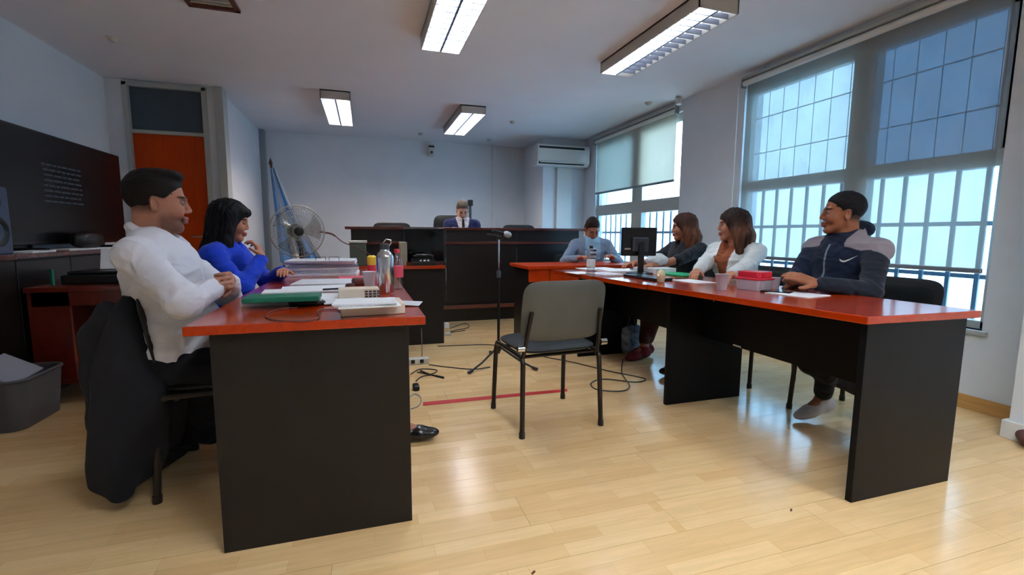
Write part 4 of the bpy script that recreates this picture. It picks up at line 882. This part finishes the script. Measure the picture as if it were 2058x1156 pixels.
MB().box((cx0+.01, y0+.01, .145), (cx1-.3, y0+.035, .685)).box((cx0+.01, y1-.035, .145), (cx1-.01, y1-.01, .685)).box((cx0, y0+.035, .145), (cx0+.02, y1-.035, .685)).build('side_panel', M['darkred'], ct, W=True)
MB().box((cx0+.03, y0+.01, .60), (cx1, y0+.03, .685)).build('apron', M['darkred'], ct, W=True)
for x in (cx0+.05, cx1-.05):
    for y in (y0+.04, y1-.05):
        g = MB().cyl((x-.012, y, .035), (x+.012, y, .035), .035, n=18); o = g.build('castor', M['blackplastic'], ct, W=True, smooth=True)
        MB().cbox((x, y, .085), (.035, .05, .07)).build('castor_fork', M['offwhite'], ct, W=True, bevel=.006)
o = MB().cbox((-1.66, 3.80, .745), (.34, .40, .06)).cbox((-1.66, 3.80, .785), (.3, .34, .02)).build('printer', M['blackplastic'], bevel=.012); tag(o, 'low black printer on the red-brown cart', 'printer')
o = MB().cbox((-1.60, 3.84, .865), (.22, .012, .15), eul(-.45, 0, .2)).build('paper_sheet', M['paper']); tag(o, 'white paper standing in the black printer tray', 'paper')
o = MB().cbox((-1.80, 3.47, .775), (.012, .02, .10)).build('marker_pen', M['green']); tag(o, 'short pale green marker standing on the cart corner', 'pen')
bn = thing('storage_bin', 'grey plastic storage bin on the floor at the left edge', 'bin', (-1.84, 3.18, 0))
P0 = rrect(.15, .36, .06, cx=-1.825, cy=3.18); P1 = rrect(.20, .40, .07, cx=-1.825, cy=3.18); n = len(P0); PI1 = rrect(.18, .38, .065, cx=-1.825, cy=3.18); PI0 = rrect(.13, .34, .05, cx=-1.825, cy=3.18)
vs = [(x, y, 0) for x, y in P0]+[(x, y, .27) for x, y in P1]+[(x, y, .27) for x, y in PI1]+[(x, y, .02) for x, y in PI0]
fs = [tuple(reversed(range(n)))]+[(k*n+i, k*n+(i+1) % n, (k+1)*n+(i+1) % n, (k+1)*n+i) for k in range(3) for i in range(n)]+[tuple(3*n+i for i in range(n))]
MB().add(vs, fs).build('tub', M['bin'], bn, W=True, smooth=True)
MB().tube([(x, y, .27) for x, y in P1], .009, 6, closed=True).build('rim', M['bin'], bn, W=True, smooth=True)
o = MB().cbox((-1.85, 3.12, .31), (.19, .24, .012), eul(.12, .55, .05)).build('cardboard_sheet', mat('grey_card', srgb(150, 150, 160), .7)); tag(o, 'pale grey card leaning out of the grey storage bin', 'card')
# ------------------------------------------------------------------ flag
fl = thing('flag', 'sky-blue and white flag hanging from a pole in the back left corner', 'flag', (-1.12, 7.55, 0))
MB().tube([(-1.12, 7.55, .03), (-1.27, 7.6, 2.02)], .016, 10).build('pole', M['tan'], fl, W=True, smooth=True)
MB().lathe([(.16, 0), (.16, .02), (.05, .035), (.03, .12)], (-1.12, 7.55, 0), 24).build('base', M['blackplastic'], fl, W=True, smooth=True)
MB().lathe([(.0, -.03), (.02, -.02), (.026, .01), (.012, .05), (.0, .09)], (-1.275, 7.6, 2.04), 16).build('finial', M['tan'], fl, W=True, smooth=True)
rows = 40
def flagband(u0, u1, nm, m):
    P = []
    for i in range(rows+1):
        t = i/rows; row = []
        for j in range(13):
            u = u0+(u1-u0)*j/12
            wdt = .07+.50*t**1.15; xx = -1.27+.06*t+u*wdt*(.9)+.10*t*u; yy = 7.52+.035*math.sin(u*21+t*2.0)*(.25+t)
            row.append((xx, yy, 1.97-1.36*t-.10*u*(1-t)*t*2))
        P.append(row)
    MB().grid(P).build(nm, m, fl, W=True, smooth=True, solid=.003)
flagband(0, .30, 'white_edge_band', M['blueflag']); flagband(.30, .48, 'white_band', M['whiteflag']); flagband(.48, .88, 'blue_band', M['blueflag']); flagband(.88, 1.0, 'white_band', M['whiteflag'])
# ------------------------------------------------------------------ fan
fn = thing('desk_fan', 'round white-caged fan on a dark pole behind the left desks', 'fan', (-.51, 4.02, 0))
fc = Vector((-.505, 4.0, 1.06)); ax = Vector((.30, -1, -.02)).normalized(); Rf = ax.to_track_quat('Z', 'Y').to_matrix()
def fp(r, a, h): return fc+Rf @ Vector((r*math.cos(a), r*math.sin(a), h))
m_wire = mat('pale_wire', srgb(170, 168, 160), .35, metal=.4); m_blade = glassy('smoky_blade', (.80, .80, .78, 1), .1, .2)
mb = MB()
for (r, h) in ((.20, 0),): mb.tube([fp(r, 2*PI*i/40, h) for i in range(40)], .0055, 6, closed=True)
mb.build('cage_ring', m_wire, fn, W=True, smooth=True)
for side in (1, -1):
    mb = MB()
    for i in range(54):
        a = 2*PI*i/54; mb.tube([fp(.035, a, side*.06), fp(.11, a+.1, side*.058), fp(.175, a+.16, side*.036), fp(.20, a+.18, 0)], .0011, 4, caps=False)
    for r in (.07, .12, .165): mb.tube([fp(r, 2*PI*i/32, side*(.059 if r < .15 else .042)) for i in range(32)], .0012, 4, closed=True)
    mb.build('cage', m_wire, fn, W=True)
for i in range(3):
    P = []
    for q in range(9):
        r = .03+.15*q/8; row = []
        for k in range(7): a = 2*PI*i/3+(-.5+k/6)*(.75+.5*q/8)+.25*q/8; row.append(fp(r, a, .022*(k/6-.5)*2))
        P.append(row)
    MB().grid(P).build('blade', m_blade, fn, W=True, smooth=True, solid=.002)
MB().lathe([(.0, .066), (.022, .066), (.036, .06), (.036, .054), (.02, .02), (.03, -.03), (.055, -.05), (.06, -.10), (.05, -.16), (.03, -.18)], fc, 24, Rf).build('motor_housing', M['blackplastic'], fn, W=True, smooth=True)
MB().tube([fc-ax*.11+Vector((0, 0, -.02)), (-.49, 4.06, .93), (-.49, 4.06, .03)], [.022, .02, .018], 12).build('pole', M['blackplastic'], fn, W=True, smooth=True)
MB().lathe([(.20, 0), (.20, .015), (.06, .03), (.03, .05)], (-.49, 4.08, 0), 28).build('base', M['blackplastic'], fn, W=True, smooth=True)
# ------------------------------------------------------------------ microphone stand
ms = thing('microphone_stand', 'black tripod microphone stand with chrome upper pole in mid-room', 'microphone stand', (1.0, 3.52, 0))
mx, my = 1.0, 3.52
MB().cyl((mx, my, .09), (mx, my, .74), .011).build('lower_pole', M['blackplastic'], ms, W=True, smooth=True)
MB().cyl((mx, my, .74), (mx, my, 1.02), .007).build('upper_pole', M['chrome'], ms, W=True, smooth=True)
MB().lathe([(.012, 0), (.018, .005), (.018, .05), (.012, .06)], (mx, my, .70), 16).build('clutch', M['dkgrey'], ms, W=True, smooth=True)
MB().lathe([(.012, -.05), (.024, -.03), (.024, .03), (.014, .05)], (mx, my, .15), 16).build('hub', M['blackplastic'], ms, W=True, smooth=True)
for a in (3.75, 5.45, 1.5):
    MB().tube([(mx, my, .15), (mx+.20*math.cos(a), my+.20*math.sin(a), .055), (mx+.34*math.cos(a), my+.34*math.sin(a), .012)], .008, 8).build('leg', M['blackplastic'], ms, W=True, smooth=True)
    MB().cyl((mx+.31*math.cos(a), my+.31*math.sin(a), .02), (mx+.355*math.cos(a), my+.355*math.sin(a), .012), .012).build('rubber_foot', M['blackplastic'], ms, W=True, smooth=True)
MB().cyl((mx-.02, my, 1.02), (mx+.02, my, 1.02), .018).cyl((mx-.10, my-.01, 1.045), (mx+.04, my, 1.03), .008).build('boom_joint', M['blackplastic'], ms, W=True, smooth=True)
mc = thing('microphone', 'silver-headed microphone clipped on top of the tripod stand', 'microphone', (mx+.05, my, 1.03))
MB().tube([(mx-.05, my, 1.075), (mx+.05, my-.005, 1.05)], [.010, .014], 14).build('handle', M['blackplastic'], mc, W=True, smooth=True)
MB().lathe([(.012, -.01), (.022, 0), (.026, .02), (.024, .04), (.012, .054), (0, .058)], (mx+.048, my-.005, 1.052), 20, Vector((1, -.05, -.35)).to_track_quat('Z', 'Y').to_matrix()).build('grille', mat('mesh_grille', srgb(170, 172, 180), .4, metal=.7, bump=.4, bscale=400), mc, W=True, smooth=True)
# ------------------------------------------------------------------ monitors
def monitor(label, c, w, h, yaw, zb, m=None, facing_cam=False):
    t = thing('monitor', label, 'monitor', (c[0], c[1], zb), yaw)
    z = c[2]-zb
    MB().cbox((0, 0, z), (.035, w, h)).build('casing', m or M['blackplastic'], t, bevel=.008)
    MB().cbox((.018, 0, z), (.003, w-.03, h-.03)).build('screen', M['gloss'], t)
    MB().cbox((-.028, 0, z-.02), (.03, w*.45, h*.5)).build('rear_bulge', M['dkgrey'], t, bevel=.01)
    MB().cbox((-.045, 0, z*.5), (.02, .045, z)).build('neck', M['blackplastic'], t, bevel=.004)
    MB().lathe([(.11, 0), (.11, .008), (.03, .016)], (-.02, 0, 0), 28).build('base', M['blackplastic'], t, smooth=True)
    return t
m1 = monitor('dark flat monitor seen from behind on the second right desk', at(1284, 486, Y=3.15), .285, .22, .16, .75)
m1.rotation_euler.z = 1.45
o = MB().cbox((-.0195, .10, .19), (.001, .05, .012)).build('badge', M['offwhite'], m1)
MB().cbox((-.046, .0, .21), (.012, .10, .012), eul(.8)).build('arm', M['dkgrey'], m1)
monitor('large black monitor seen from the front on the small desk before the bench', at(853, 493, Y=4.62), .40, .34, -PI/2+.1, .75)
o = MB().cbox(at(810, 507, Y=4.58), (.075, .06, .20)).cbox(at(810, 530, Y=4.58), (.06, .05, .05)).build('desk_phone', mat('beige_plastic', srgb(150, 140, 118), .5), bevel=.012); tag(o, 'beige upright device left of the black monitor', 'device')
p = at(848, 531, Z=.75)
t = thing('desk_telephone', 'black desk telephone in front of the black monitor', 'telephone', (p.x, 4.44, .75))
MB().prism([(-.11, -.06), (.11, -.06), (.11, .08), (-.11, .08)], .0, .035, lambda v: Vector((v.x, v.y, v.z*(1+(v.y+.06)*6)))).build('body', M['blackplastic'], t, bevel=.005)
MB().tube([(-.085, 0, .075), (-.06, 0, .095), (.06, 0, .095), (.085, 0, .075)], [.022, .016, .016, .022], 10).build('handset', M['gloss'], t, smooth=True)
for i in range(3): MB().cbox((-.03+.035*i, -.03, .045), (.02, .018, .012)).build('key', M['offwhite'], t)
gb = thing('file_box', 'grey-green metal box left of the monitor on the small desk', 'box', (-.07, 4.62, .75))
q0, q1 = at(702, 484, Y=4.5), at(737, 534, Y=4.5)
MB().box((q0.x, 4.5, .75), (q1.x, 4.8, q0.z-.02)).build('body', M['greenbox'], gb, W=True, bevel=.006)
MB().box((q0.x-.01, 4.49, q0.z-.02), (q1.x+.01, 4.81, q0.z)).build('lid', M['offwhite'], gb, W=True, bevel=.004)
o = MB().tube(smooth_path([at(643, 466, Y=4.3), at(668, 471, Y=4.35), at(690, 487, Y=4.4), at(722, 500, Y=4.45), at(748, 516, Y=4.48), at(756, 535, Y=4.48)], 6), [.008]*8+[.0045]*23, 8).build('flexible_microphone', M['tan'], smooth=True); tag(o, 'thin dark gooseneck pointing left above the small desk', 'gooseneck')
# ------------------------------------------------------------------ things on the left desks
def slab(name, label, cat, px_, py_, size, rz, m, z=LZ, group=None, dz=0., bevel=0.):
    p = at(px_, py_, Z=z+dz); o = MB().cbox((0, 0, size[2]/2), size).build(name, m, bevel=bevel); o.location = (p.x, p.y, z+dz+.0005); o.rotation_euler = (0, 0, rz); return tag(o, label, cat, group)
slab('white_box', 'thick white book or box at the near edge of the left desk', 'box', 748, 627, (.215, .16, .038), .06, M['cream'], bevel=.003)
def sheets(n, px_, py_, size, rz, z0, labels, m, cat='papers'):
    p = at(px_, py_, Z=z0); z = z0+.0005
    for i in range(n):
        o = MB().cbox((0, 0, size[2]/2), size).build('paper_stack', m[i % len(m)]); o.location = (p.x+random.uniform(-.02, .02), p.y+random.uniform(-.015, .015), z); o.rotation_euler = (0, 0, rz+random.uniform(-.12, .12)); z += size[2]+.0006; tag(o, labels[i], cat)
    return z
sheets(3, 745, 612, (.20, .14, .004), .05, LZ+.039, ['lowest paper on the white box at the desk edge', 'middle paper on the white box, dark printed edge', 'top paper on the white box beside the steel bottle'], [M['paper'], M['printed'], M['paper']])
o = MB().cbox((0, 0, .001), (.15, .11, .0015), eul(0, .05, 0)).build('paper_sheet', M['printed']); p = at(808, 612, Z=LZ); o.location = (p.x, p.y, LZ+.006); o.rotation_euler.z = -.25; tag(o, 'loose grey sheet overhanging the right edge of the near left desk', 'paper')
# green folders and white papers below
slab('paper_block', 'thick white paper block under the green folder', 'papers', 571, 608, (.275, .18, .024), .02, M['paper'])
slab('folder', 'dark green folder lying on a white paper block', 'folder', 571, 603, (.26, .15, .020), .0, M['green'], dz=.025, bevel=.003)
slab('paper_sheets', 'white pages lying on the dark green folder', 'papers', 590, 586, (.22, .12, .005), .08, M['paper'], dz=.046)
ms_ = thing('computer_mouse', 'black mouse with looped cord at the front of the green folder', 'mouse', at(614, 614, Z=LZ))
Bm = Blob().ell((0, 0, .012), (.062, .034, .022), None, .01).ell((.045, 0, .01), (.03, .026, .016), None, .01).rbox((0, 0, -.02), (.1, .1, .022), None, .003, .004, sub=True); pp, ff = Bm.mesh(.004)
np_obj('body', pp+np.array([0, 0, -.001]), ff, M['blackplastic'], ms_, None, W=False); MB().tube([(0, -.018, .035), (.0, .018, .035)], .003, 6).build('wheel', M['dkgrey'], ms_)
o = MB().tube(smooth_path([at(x, y, Z=LZ+.003) for x, y in ((598, 618), (560, 622), (534, 634), (550, 643), (600, 646), (640, 640), (640, 625), (672, 622), (690, 628))], 6), .0022, 6).build('mouse_cord', M['tan'], smooth=True); tag(o, 'thin cord looping over the near left desktop', 'cord')
slab('printed_sheet', 'open printed sheet between mouse and steel bottle', 'paper', 668, 598, (.26, .24, .004), -.1, M['paper'])
slab('printed_sheet', 'grey printed sheet lying behind the mouse', 'paper', 690, 606, (.16, .12, .004), .2, M['printed'], dz=.0045)
slab('open_papers', 'open white pages on the second left desk before the woman in blue', 'papers', 640, 582, (.34, .28, .006), .1, M['paper'])
slab('open_papers', 'overlapping white pages spread right of the woman in blue', 'papers', 660, 569, (.34, .30, .010), -.08, M['printed'])
slab('dark_pen', 'dark pen lying on the pages near the calculator', 'pen', 664, 583, (.13, .010, .008), .2, M['blackplastic'], dz=.012)
# file pile
z = LZ; p = at(652, 553, Z=LZ)
pile = [((.44, .30, .018), 'paper'), ((.42, .30, .020), 'printed'), ((.45, .30, .016), 'paper'), ((.42, .29, .018), 'dkpaper'), ((.44, .30, .014), 'paper'), ((.43, .30, .012), 'printed')]
M['dkpaper'] = mat('grey_card_folder', srgb(128, 132, 150), .7)
names = ['bottom white file of the large paper pile on the second left desk', 'second file from the bottom of the large paper pile', 'third file from the bottom of the large paper pile', 'grey-blue card folder in the middle of the large paper pile', 'white file just below the top of the large paper pile', 'topmost printed file of the large paper pile']
for (s_, mm), l in zip(pile, names):
    o = MB().cbox((0, 0, s_[2]/2), s_).build('file', M[mm], bevel=.002); o.location = (p.x+random.uniform(-.015, .015), p.y+.05+random.uniform(-.02, .02), z+.0005); o.rotation_euler.z = random.uniform(-.06, .06); z += s_[2]+.001; tag(o, l, 'file', 'files in the large paper pile')
for (x, y) in ((645, 531), (672, 531)):
    q = at(x, y, Y=p.y-.08); o = MB().tube([(q.x-.03, q.y, z), (q.x-.03, q.y, z+.022), (q.x+.03, q.y, z+.022), (q.x+.03, q.y, z)], .002, 6).build('binder_clip', M['blackplastic']); tag(o, 'small black binder clip on top of the paper pile, %s one' % ('left' if x == 645 else 'right'), 'clip')
slab('red_folder', 'orange-red folder edge sticking out at the right of the paper pile', 'folder', 708, 560, (.16, .20, .008), .1, M['pink'], dz=.0)
# bottle
bt = thing('steel_bottle', 'tall brushed-steel water bottle on the near left desk', 'bottle', (.087, 2.30, LZ))
MB().lathe([(.038, 0), (.041, .004), (.041, .165), (.039, .178), (.031, .192), (.022, .200), (.021, .208)], (0, 0, 0), 40).build('body', M['steel'], bt, smooth=True)
MB().lathe([(.022, .208), (.022, .232), (.018, .236)], (0, 0, 0), 28).build('cap', M['dkgrey'], bt, smooth=True)
MB().tube([(.018, 0, .222), (.030, 0, .238), (.028, 0, .252), (.008, 0, .256), (-.006, 0, .238)], .0035, 8).build('loop', M['chrome'], bt, smooth=True)
# white cup, yellow-topped can, pink bottle
def cup(label, p, h=.085, r0=.024, r1=.034, m=None, z=LZ, group=None, name='plastic_cup'):
    o = MB().lathe([(r0, 0), (r1, h), (r1+.002, h+.002), (r1-.003, h), (r0-.002, .004), (0, .004)], (0, 0, 0), 28).build(name, m or M['cup'], smooth=True); o.location = (p.x, p.y, z+.0005); return tag(o, label, 'cup', group)
cup('white plastic cup left of the steel bottle', at(743, 580, Z=LZ))
yb = thing('bottle', 'red squeeze bottle with yellow top behind the steel bottle', 'bottle', (.035, 3.05, LZ))
MB().lathe([(.028, 0), (.03, .005), (.03, .07), (.026, .085)], (0, 0, 0), 24).build('body', M['red'], yb, smooth=True)
MB().lathe([(.027, .085), (.029, .09), (.029, .135), (.018, .145)], (0, 0, 0), 24).build('cap', M['yellow'], yb, smooth=True)
pb = thing('water_bottle', 'clear plastic bottle with a pink label right of the steel bottle', 'bottle', (.150, 2.42, LZ))
MB().lathe([(.027, 0), (.03, .01), (.03, .13), (.025, .155), (.012, .175), (.011, .19)], (0, 0, 0), 28).build('body', M['bottlewater'], pb, smooth=True)
MB().lathe([(.0305, .062), (.031, .064), (.031, .118), (.0305, .12)], (0, 0, 0), 28).build('label', M['pink'], pb, smooth=True)
MB().lathe([(.0135, .185), (.0135, .203), (.012, .205)], (0, 0, 0), 20).build('cap', M['red'], pb, smooth=True)
cal = thing('calculator', 'beige desk calculator with grey keys left of the steel bottle', 'calculator', at(722, 600, Z=LZ)); cal.rotation_euler.z = .05
MB().cbox((0, .03, .022), (.17, .10, .044)).build('body', M['cream'], cal, bevel=.004)
for i in range(4):
    for jx in range(3): MB().cbox((.055+.019*(i-1.5)*.9, -.0215, .010+.011*jx), (.012, .004, .007)).build('key', M['dkgrey'], cal)
o = MB().lathe([(.0, 0), (.02, 0), (.026, .012), (.02, .03), (.0, .034)], at(704, 582, Z=LZ), 16).build('small_jar', M['tan'], smooth=True); tag(o, 'little brown round jar beside the white cup', 'jar')
o = MB().cbox((0, 0, .02), (.075, .05, .04), rotz(.3)).build('eyeglass_case', M['tan'], bevel=.012); p = at(722, 573, Z=LZ); o.location = (p.x, p.y, LZ); tag(o, 'brown leather case behind the calculator', 'case')
# ------------------------------------------------------------------ things on the right desks
RZ = .75
tb = thing('food_container', 'milky plastic food box with a red lid in front of the tracksuit man', 'container', at(1515, 582, Z=RZ)); tb.rotation_euler.z = .15
w_, h_ = .075, .058
P0 = rrect(.12, .14, .02); P1 = rrect(.135, .155, .025); n = len(P0)
MB().add([(x, y, 0.001) for x, y in P0]+[(x, y, h_) for x, y in P1], [tuple(reversed(range(n))), tuple(range(n, 2*n))]+[(i, (i+1) % n, n+(i+1) % n, n+i) for i in range(n)]).build('tub', M['milky'], tb, smooth=True)
MB().prism(rrect(.145, .165, .028), h_, h_+.012).prism(rrect(.12, .14, .02), h_+.012, h_+.045).build('lid', M['red'], tb, bevel=.004)
cup('milky white cup just right of the red-lidded food box', at(1555, 580, Z=RZ), .06, .026, .032, M['milky'], RZ)
cup('clear plastic cup before the woman in the white blazer', at(1450, 583, Z=RZ), .085, .024, .035, M['milky'], RZ)
dp = thing('dessert_cup', 'small clear cup with pale cream contents beside the monitor base', 'cup', at(1328, 568, Z=RZ))
MB().lathe([(.022, .001), (.032, .045), (.033, .046), (.03, .05)], (0, 0, 0), 24).build('cup', M['clear'], dp, smooth=True); MB().lathe([(.020, .003), (.029, .04), (.024, .06), (.010, .08), (.0, .084)], (0, 0, 0), 24).build('cream', mat('cream_food', srgb(222, 206, 160), .5), dp, smooth=True)
slab('folder', 'bright green folder before the woman in the dark top', 'folder', 1368, 553, (.20, .26, .010), .1, M['green2'], RZ, bevel=.002)
slab('paper_sheet', 'white sheet beside the bright green folder on the right desk', 'paper', 1392, 566, (.16, .24, .003), .05, M['paper'], RZ)
slab('paper_sheet', 'white sheet under the hands of the tracksuit man', 'paper', 1602, 592, (.20, .22, .003), .2, M['paper'], RZ)
ph = slab('smartphone', 'black smartphone lying between food box and tracksuit man', 'phone', 1560, 588, (.07, .14, .008), .5, M['gloss'], RZ, bevel=.003)
wb = thing('water_bottle', 'clear water bottle with dark cap standing before the young man', 'bottle', at(1187, 556, Z=RZ))
MB().lathe([(.027, 0), (.03, .01), (.03, .15), (.025, .175), (.012, .19), (.011, .205)], (0, 0, 0), 24).build('body', M['bottlewater'], wb, smooth=True)
MB().lathe([(.0305, .07), (.031, .072), (.031, .12), (.0305, .122)], (0, 0, 0), 24).build('label', M['paper'], wb, smooth=True)
MB().lathe([(.0135, .20), (.0135, .218), (.012, .22)], (0, 0, 0), 16).build('cap', M['blackplastic'], wb, smooth=True)
for i, (x, y, sz, rz_, mm, l) in enumerate(((1215, 553, (.18, .24, .012), .1, 'printed', 'low grey paper pile left of the monitor on the right desk'), (1238, 547, (.22, .28, .018), -.1, 'paper', 'white paper pile left of the monitor on the right desk'), (1315, 548, (.22, .24, .04), .2, 'paper', 'thick white file stack behind the monitor neck'),)):
    slab('paper_stack', l, 'papers', x, y, sz, rz_, M[mm], RZ)
pbag = Blob().ell((0, 0, .05), (.085, .09, .045), None, .02).ell((.03, .03, .075), (.05, .05, .03), None, .02); pp, ff = pbag.mesh(.008); N = vnormals(pp, ff); pp = folds(pp, N, .008, 60, 9)
p = at(1318, 546, Z=RZ); o = np_obj('plastic_bag', pp, ff, mat('pale_plastic_bag', srgb(196, 200, 200), .35), None); o.location = (p.x+.02, p.y+.02, RZ+.04); tag(o, 'crumpled pale plastic bag on the file stack by the monitor', 'bag')
kb = slab('keyboard', 'black keyboard at the foot of the monitor on the right desk', 'keyboard', 1300, 560, (.14, .36, .018), .05, M['blackplastic'], RZ, bevel=.004)
slab('paper_sheet', 'white papers under the young man\'s hand on the red desk', 'papers', 1200, 541, (.30, .22, .006), .1, M['paper'], .75)
slab('paper_sheet', 'white page at the end of the second right desk', 'paper', 1165, 549, (.16, .20, .003), .1, M['paper'], RZ)
# ------------------------------------------------------------------ floor: cables, strip, tape, shoes, boxes
def cable(label, pts, r=.004, m=None, z=.006, cat='cable'):
    o = MB().tube(smooth_path([at(x, y, Z=z) if len(q) == 2 else at(x, y, Z=q[2]) for q in pts for x, y in [q[:2]]], 6), r, 6).build('cable', m or M['blackplastic'], smooth=True); return tag(o, label, cat)
o = MB().prism([tuple(at(850, 809, Z=0)[:2]), tuple(at(850, 816, Z=0)[:2]), tuple(at(1140, 787, Z=0)[:2]), tuple(at(1140, 782, Z=0)[:2])][::-1], .0, .002).build('floor_tape', M['redtape']); tag(o, 'straight red tape line across the floor behind the empty chair', 'tape')
cable('long black cable from the left sockets to the microphone stand', [(862, 733), (900, 738), (950, 742), (985, 738)])
cable('thin dark cable crossing the floor behind the microphone stand', [(880, 696), (930, 694), (985, 693), (1040, 700), (1045, 715)])
cable('dark cable running right from the empty chair under the right desks', [(1075, 714), (1150, 728), (1220, 745), (1280, 757), (1298, 763), (1275, 768), (1215, 762), (1188, 770), (1200, 783), (1250, 786), (1265, 775), (1250, 750), (1252, 722)])
cable('black power cord ending near the microphone stand foot', [(845, 745), (862, 752), (892, 760)], .006)
cable('black cord curling from under the left desk', [(836, 766), (848, 757), (870, 754), (892, 758)])
cable('tangled cord lying before the socket strip', [(826, 752), (845, 742), (878, 744), (866, 752), (838, 748)])
cable('loose pale cord curl by the red tape end', [(826, 822), (842, 815), (846, 800), (834, 792), (824, 798)], .003, M['alu'])
cable('vertical grey cord hanging from the left desk to the sockets', [(848, 725, .0), (848, 690, .2), (847, 660, .4)], .003)
cable('coiled cord on the floor before the bench', [(905, 660), (935, 650), (942, 658), (915, 664), (905, 668), (935, 664)])
pl = Blob().rbox((0, 0, .018), (.022, .04, .018), None, .01, .005); pp, ff = pl.mesh(.005); o = np_obj('power_plug', pp, ff, M['blackplastic'], None); p = at(836, 783, Z=0); o.location = (p.x, p.y, 0); tag(o, 'black plug lying on the floor by the left desk', 'plug')
p = at(842, 731, Z=0); ps = thing('power_strip', 'white socket strip on the floor beside the left desks', 'power strip', (p.x-.05, p.y, 0))
MB().cbox((0, 0, .025), (.26, .06, .05)).build('body', M['offwhite'], ps, bevel=.008)
for i in range(3): MB().cbox((-.07+.07*i, -.032, .027), (.03, .004, .03)).build('socket', M['blackplastic'], ps)
p = at(898, 660, Z=0); o = MB().cbox((p.x, p.y, .03), (.05, .06, .06)).build('power_adapter', M['white'], bevel=.008); tag(o, 'white plug adapter standing before the bench', 'adapter')
o = MB().cbox((at(900, 674, Z=0).x, at(900, 674, Z=0).y, .014), (.06, .05, .028)).build('power_adapter', M['offwhite'], bevel=.006); tag(o, 'small off-white adapter lying in front of the white one', 'adapter')
p = at(842, 684, Z=0); cp = thing('computer_case', 'blue-grey computer lying on the floor beneath the left desk edge', 'computer', (p.x-.06, p.y+.03, 0))
MB().cbox((0, 0, .045), (.34, .10, .09)).build('body', M['blackplastic'], cp, bevel=.006); MB().cbox((0, -.0505, .058), (.32, .004, .035)).build('front_strip', M['bluegrey'], cp)
p0 = at(1210, 697, Z=0); nb_ = thing('computer_tower', 'navy computer case on the floor beneath the second right desk', 'computer', (p0.x+.1, p0.y+.1, 0))
MB().box((p0.x, p0.y, 0), (p0.x+.21, p0.y+.40, .26)).build('body', M['navy'], nb_, W=True, bevel=.006); MB().box((p0.x+.02, p0.y-.004, .17), (p0.x+.19, p0.y+.002, .20)).build('drive_slot', M['blackplastic'], nb_, W=True)
fbm = mat('patterned_cloth', srgb(130, 150, 170), .8, noise=.6, nscale=25)
p1 = at(1275, 712, Z=0); bgb = Blob().rbox((p1.x, p1.y+.10, .12), (.10, .09, .12), None, .05, .02).ell((p1.x+.02, p1.y+.08, .2), (.07, .07, .05), None, .03); pp, ff = bgb.mesh(.008); N = vnormals(pp, ff); bag = thing('handbag', 'light patterned bag standing beneath the right desk', 'bag', (p1.x, p1.y+.1, 0)); np_obj('bag_body', folds(pp, N, .006, 40, 4), ff, fbm, bag)
MB().tube(smooth_path([(p1.x-.05, p1.y+.06, .2), (p1.x-.02, p1.y+.04, .36), (p1.x+.05, p1.y+.06, .2)], 6), .008, 8).build('strap', M['blackplastic'], bag, W=True, smooth=True)
# red-brown shoe at the right edge
p = at(2047, 893, Z=0); Bs = Blob().ell((p.x+.04, p.y-.02, .04), (.13, .05, .04), facing(.6), .02).ell((p.x+.10, p.y+.02, .07), (.05, .045, .05), None, .02); pp, ff = Bs.mesh(.006); pp[:, 2] = np.maximum(pp[:, 2], .001)
o = np_obj('shoe', pp, ff, M['tan'], None); tag(o, 'reddish-brown shoe on the floor at the right edge by the pillar', 'shoe')
for (x, y, l) in ((1590, 1026, 'tiny dark leaf scrap on the floor left of the near right desk'), (1072, 1152, 'tiny dark scrap on the floor at the bottom edge')):
    p = at(x, y, Z=0); o = MB().cbox((p.x, p.y, .002), (.014, .006, .004), rotz(.6)).build('floor_scrap', M['tan']); tag(o, l, 'scrap')

cs = thing('camera_stand', 'small black camera on a thin stand behind the judge\'s shoulder', 'camera', (1.42, 6.95, .2))
q = at(945, 408, Y=6.95)
MB().cyl((q.x, 6.95, .2), (q.x, 6.95, q.z-.04), .02).build('pole', M['dkgrey'], cs, W=True, smooth=True)
MB().cbox((q.x, 6.95, q.z), (.07, .09, .09)).build('camera_body', M['blackplastic'], cs, W=True, bevel=.01)
MB().lathe([(.14, 0), (.14, .015), (.02, .03)], (q.x, 6.95, .2), 20).build('base', M['blackplastic'], cs, W=True, smooth=True)
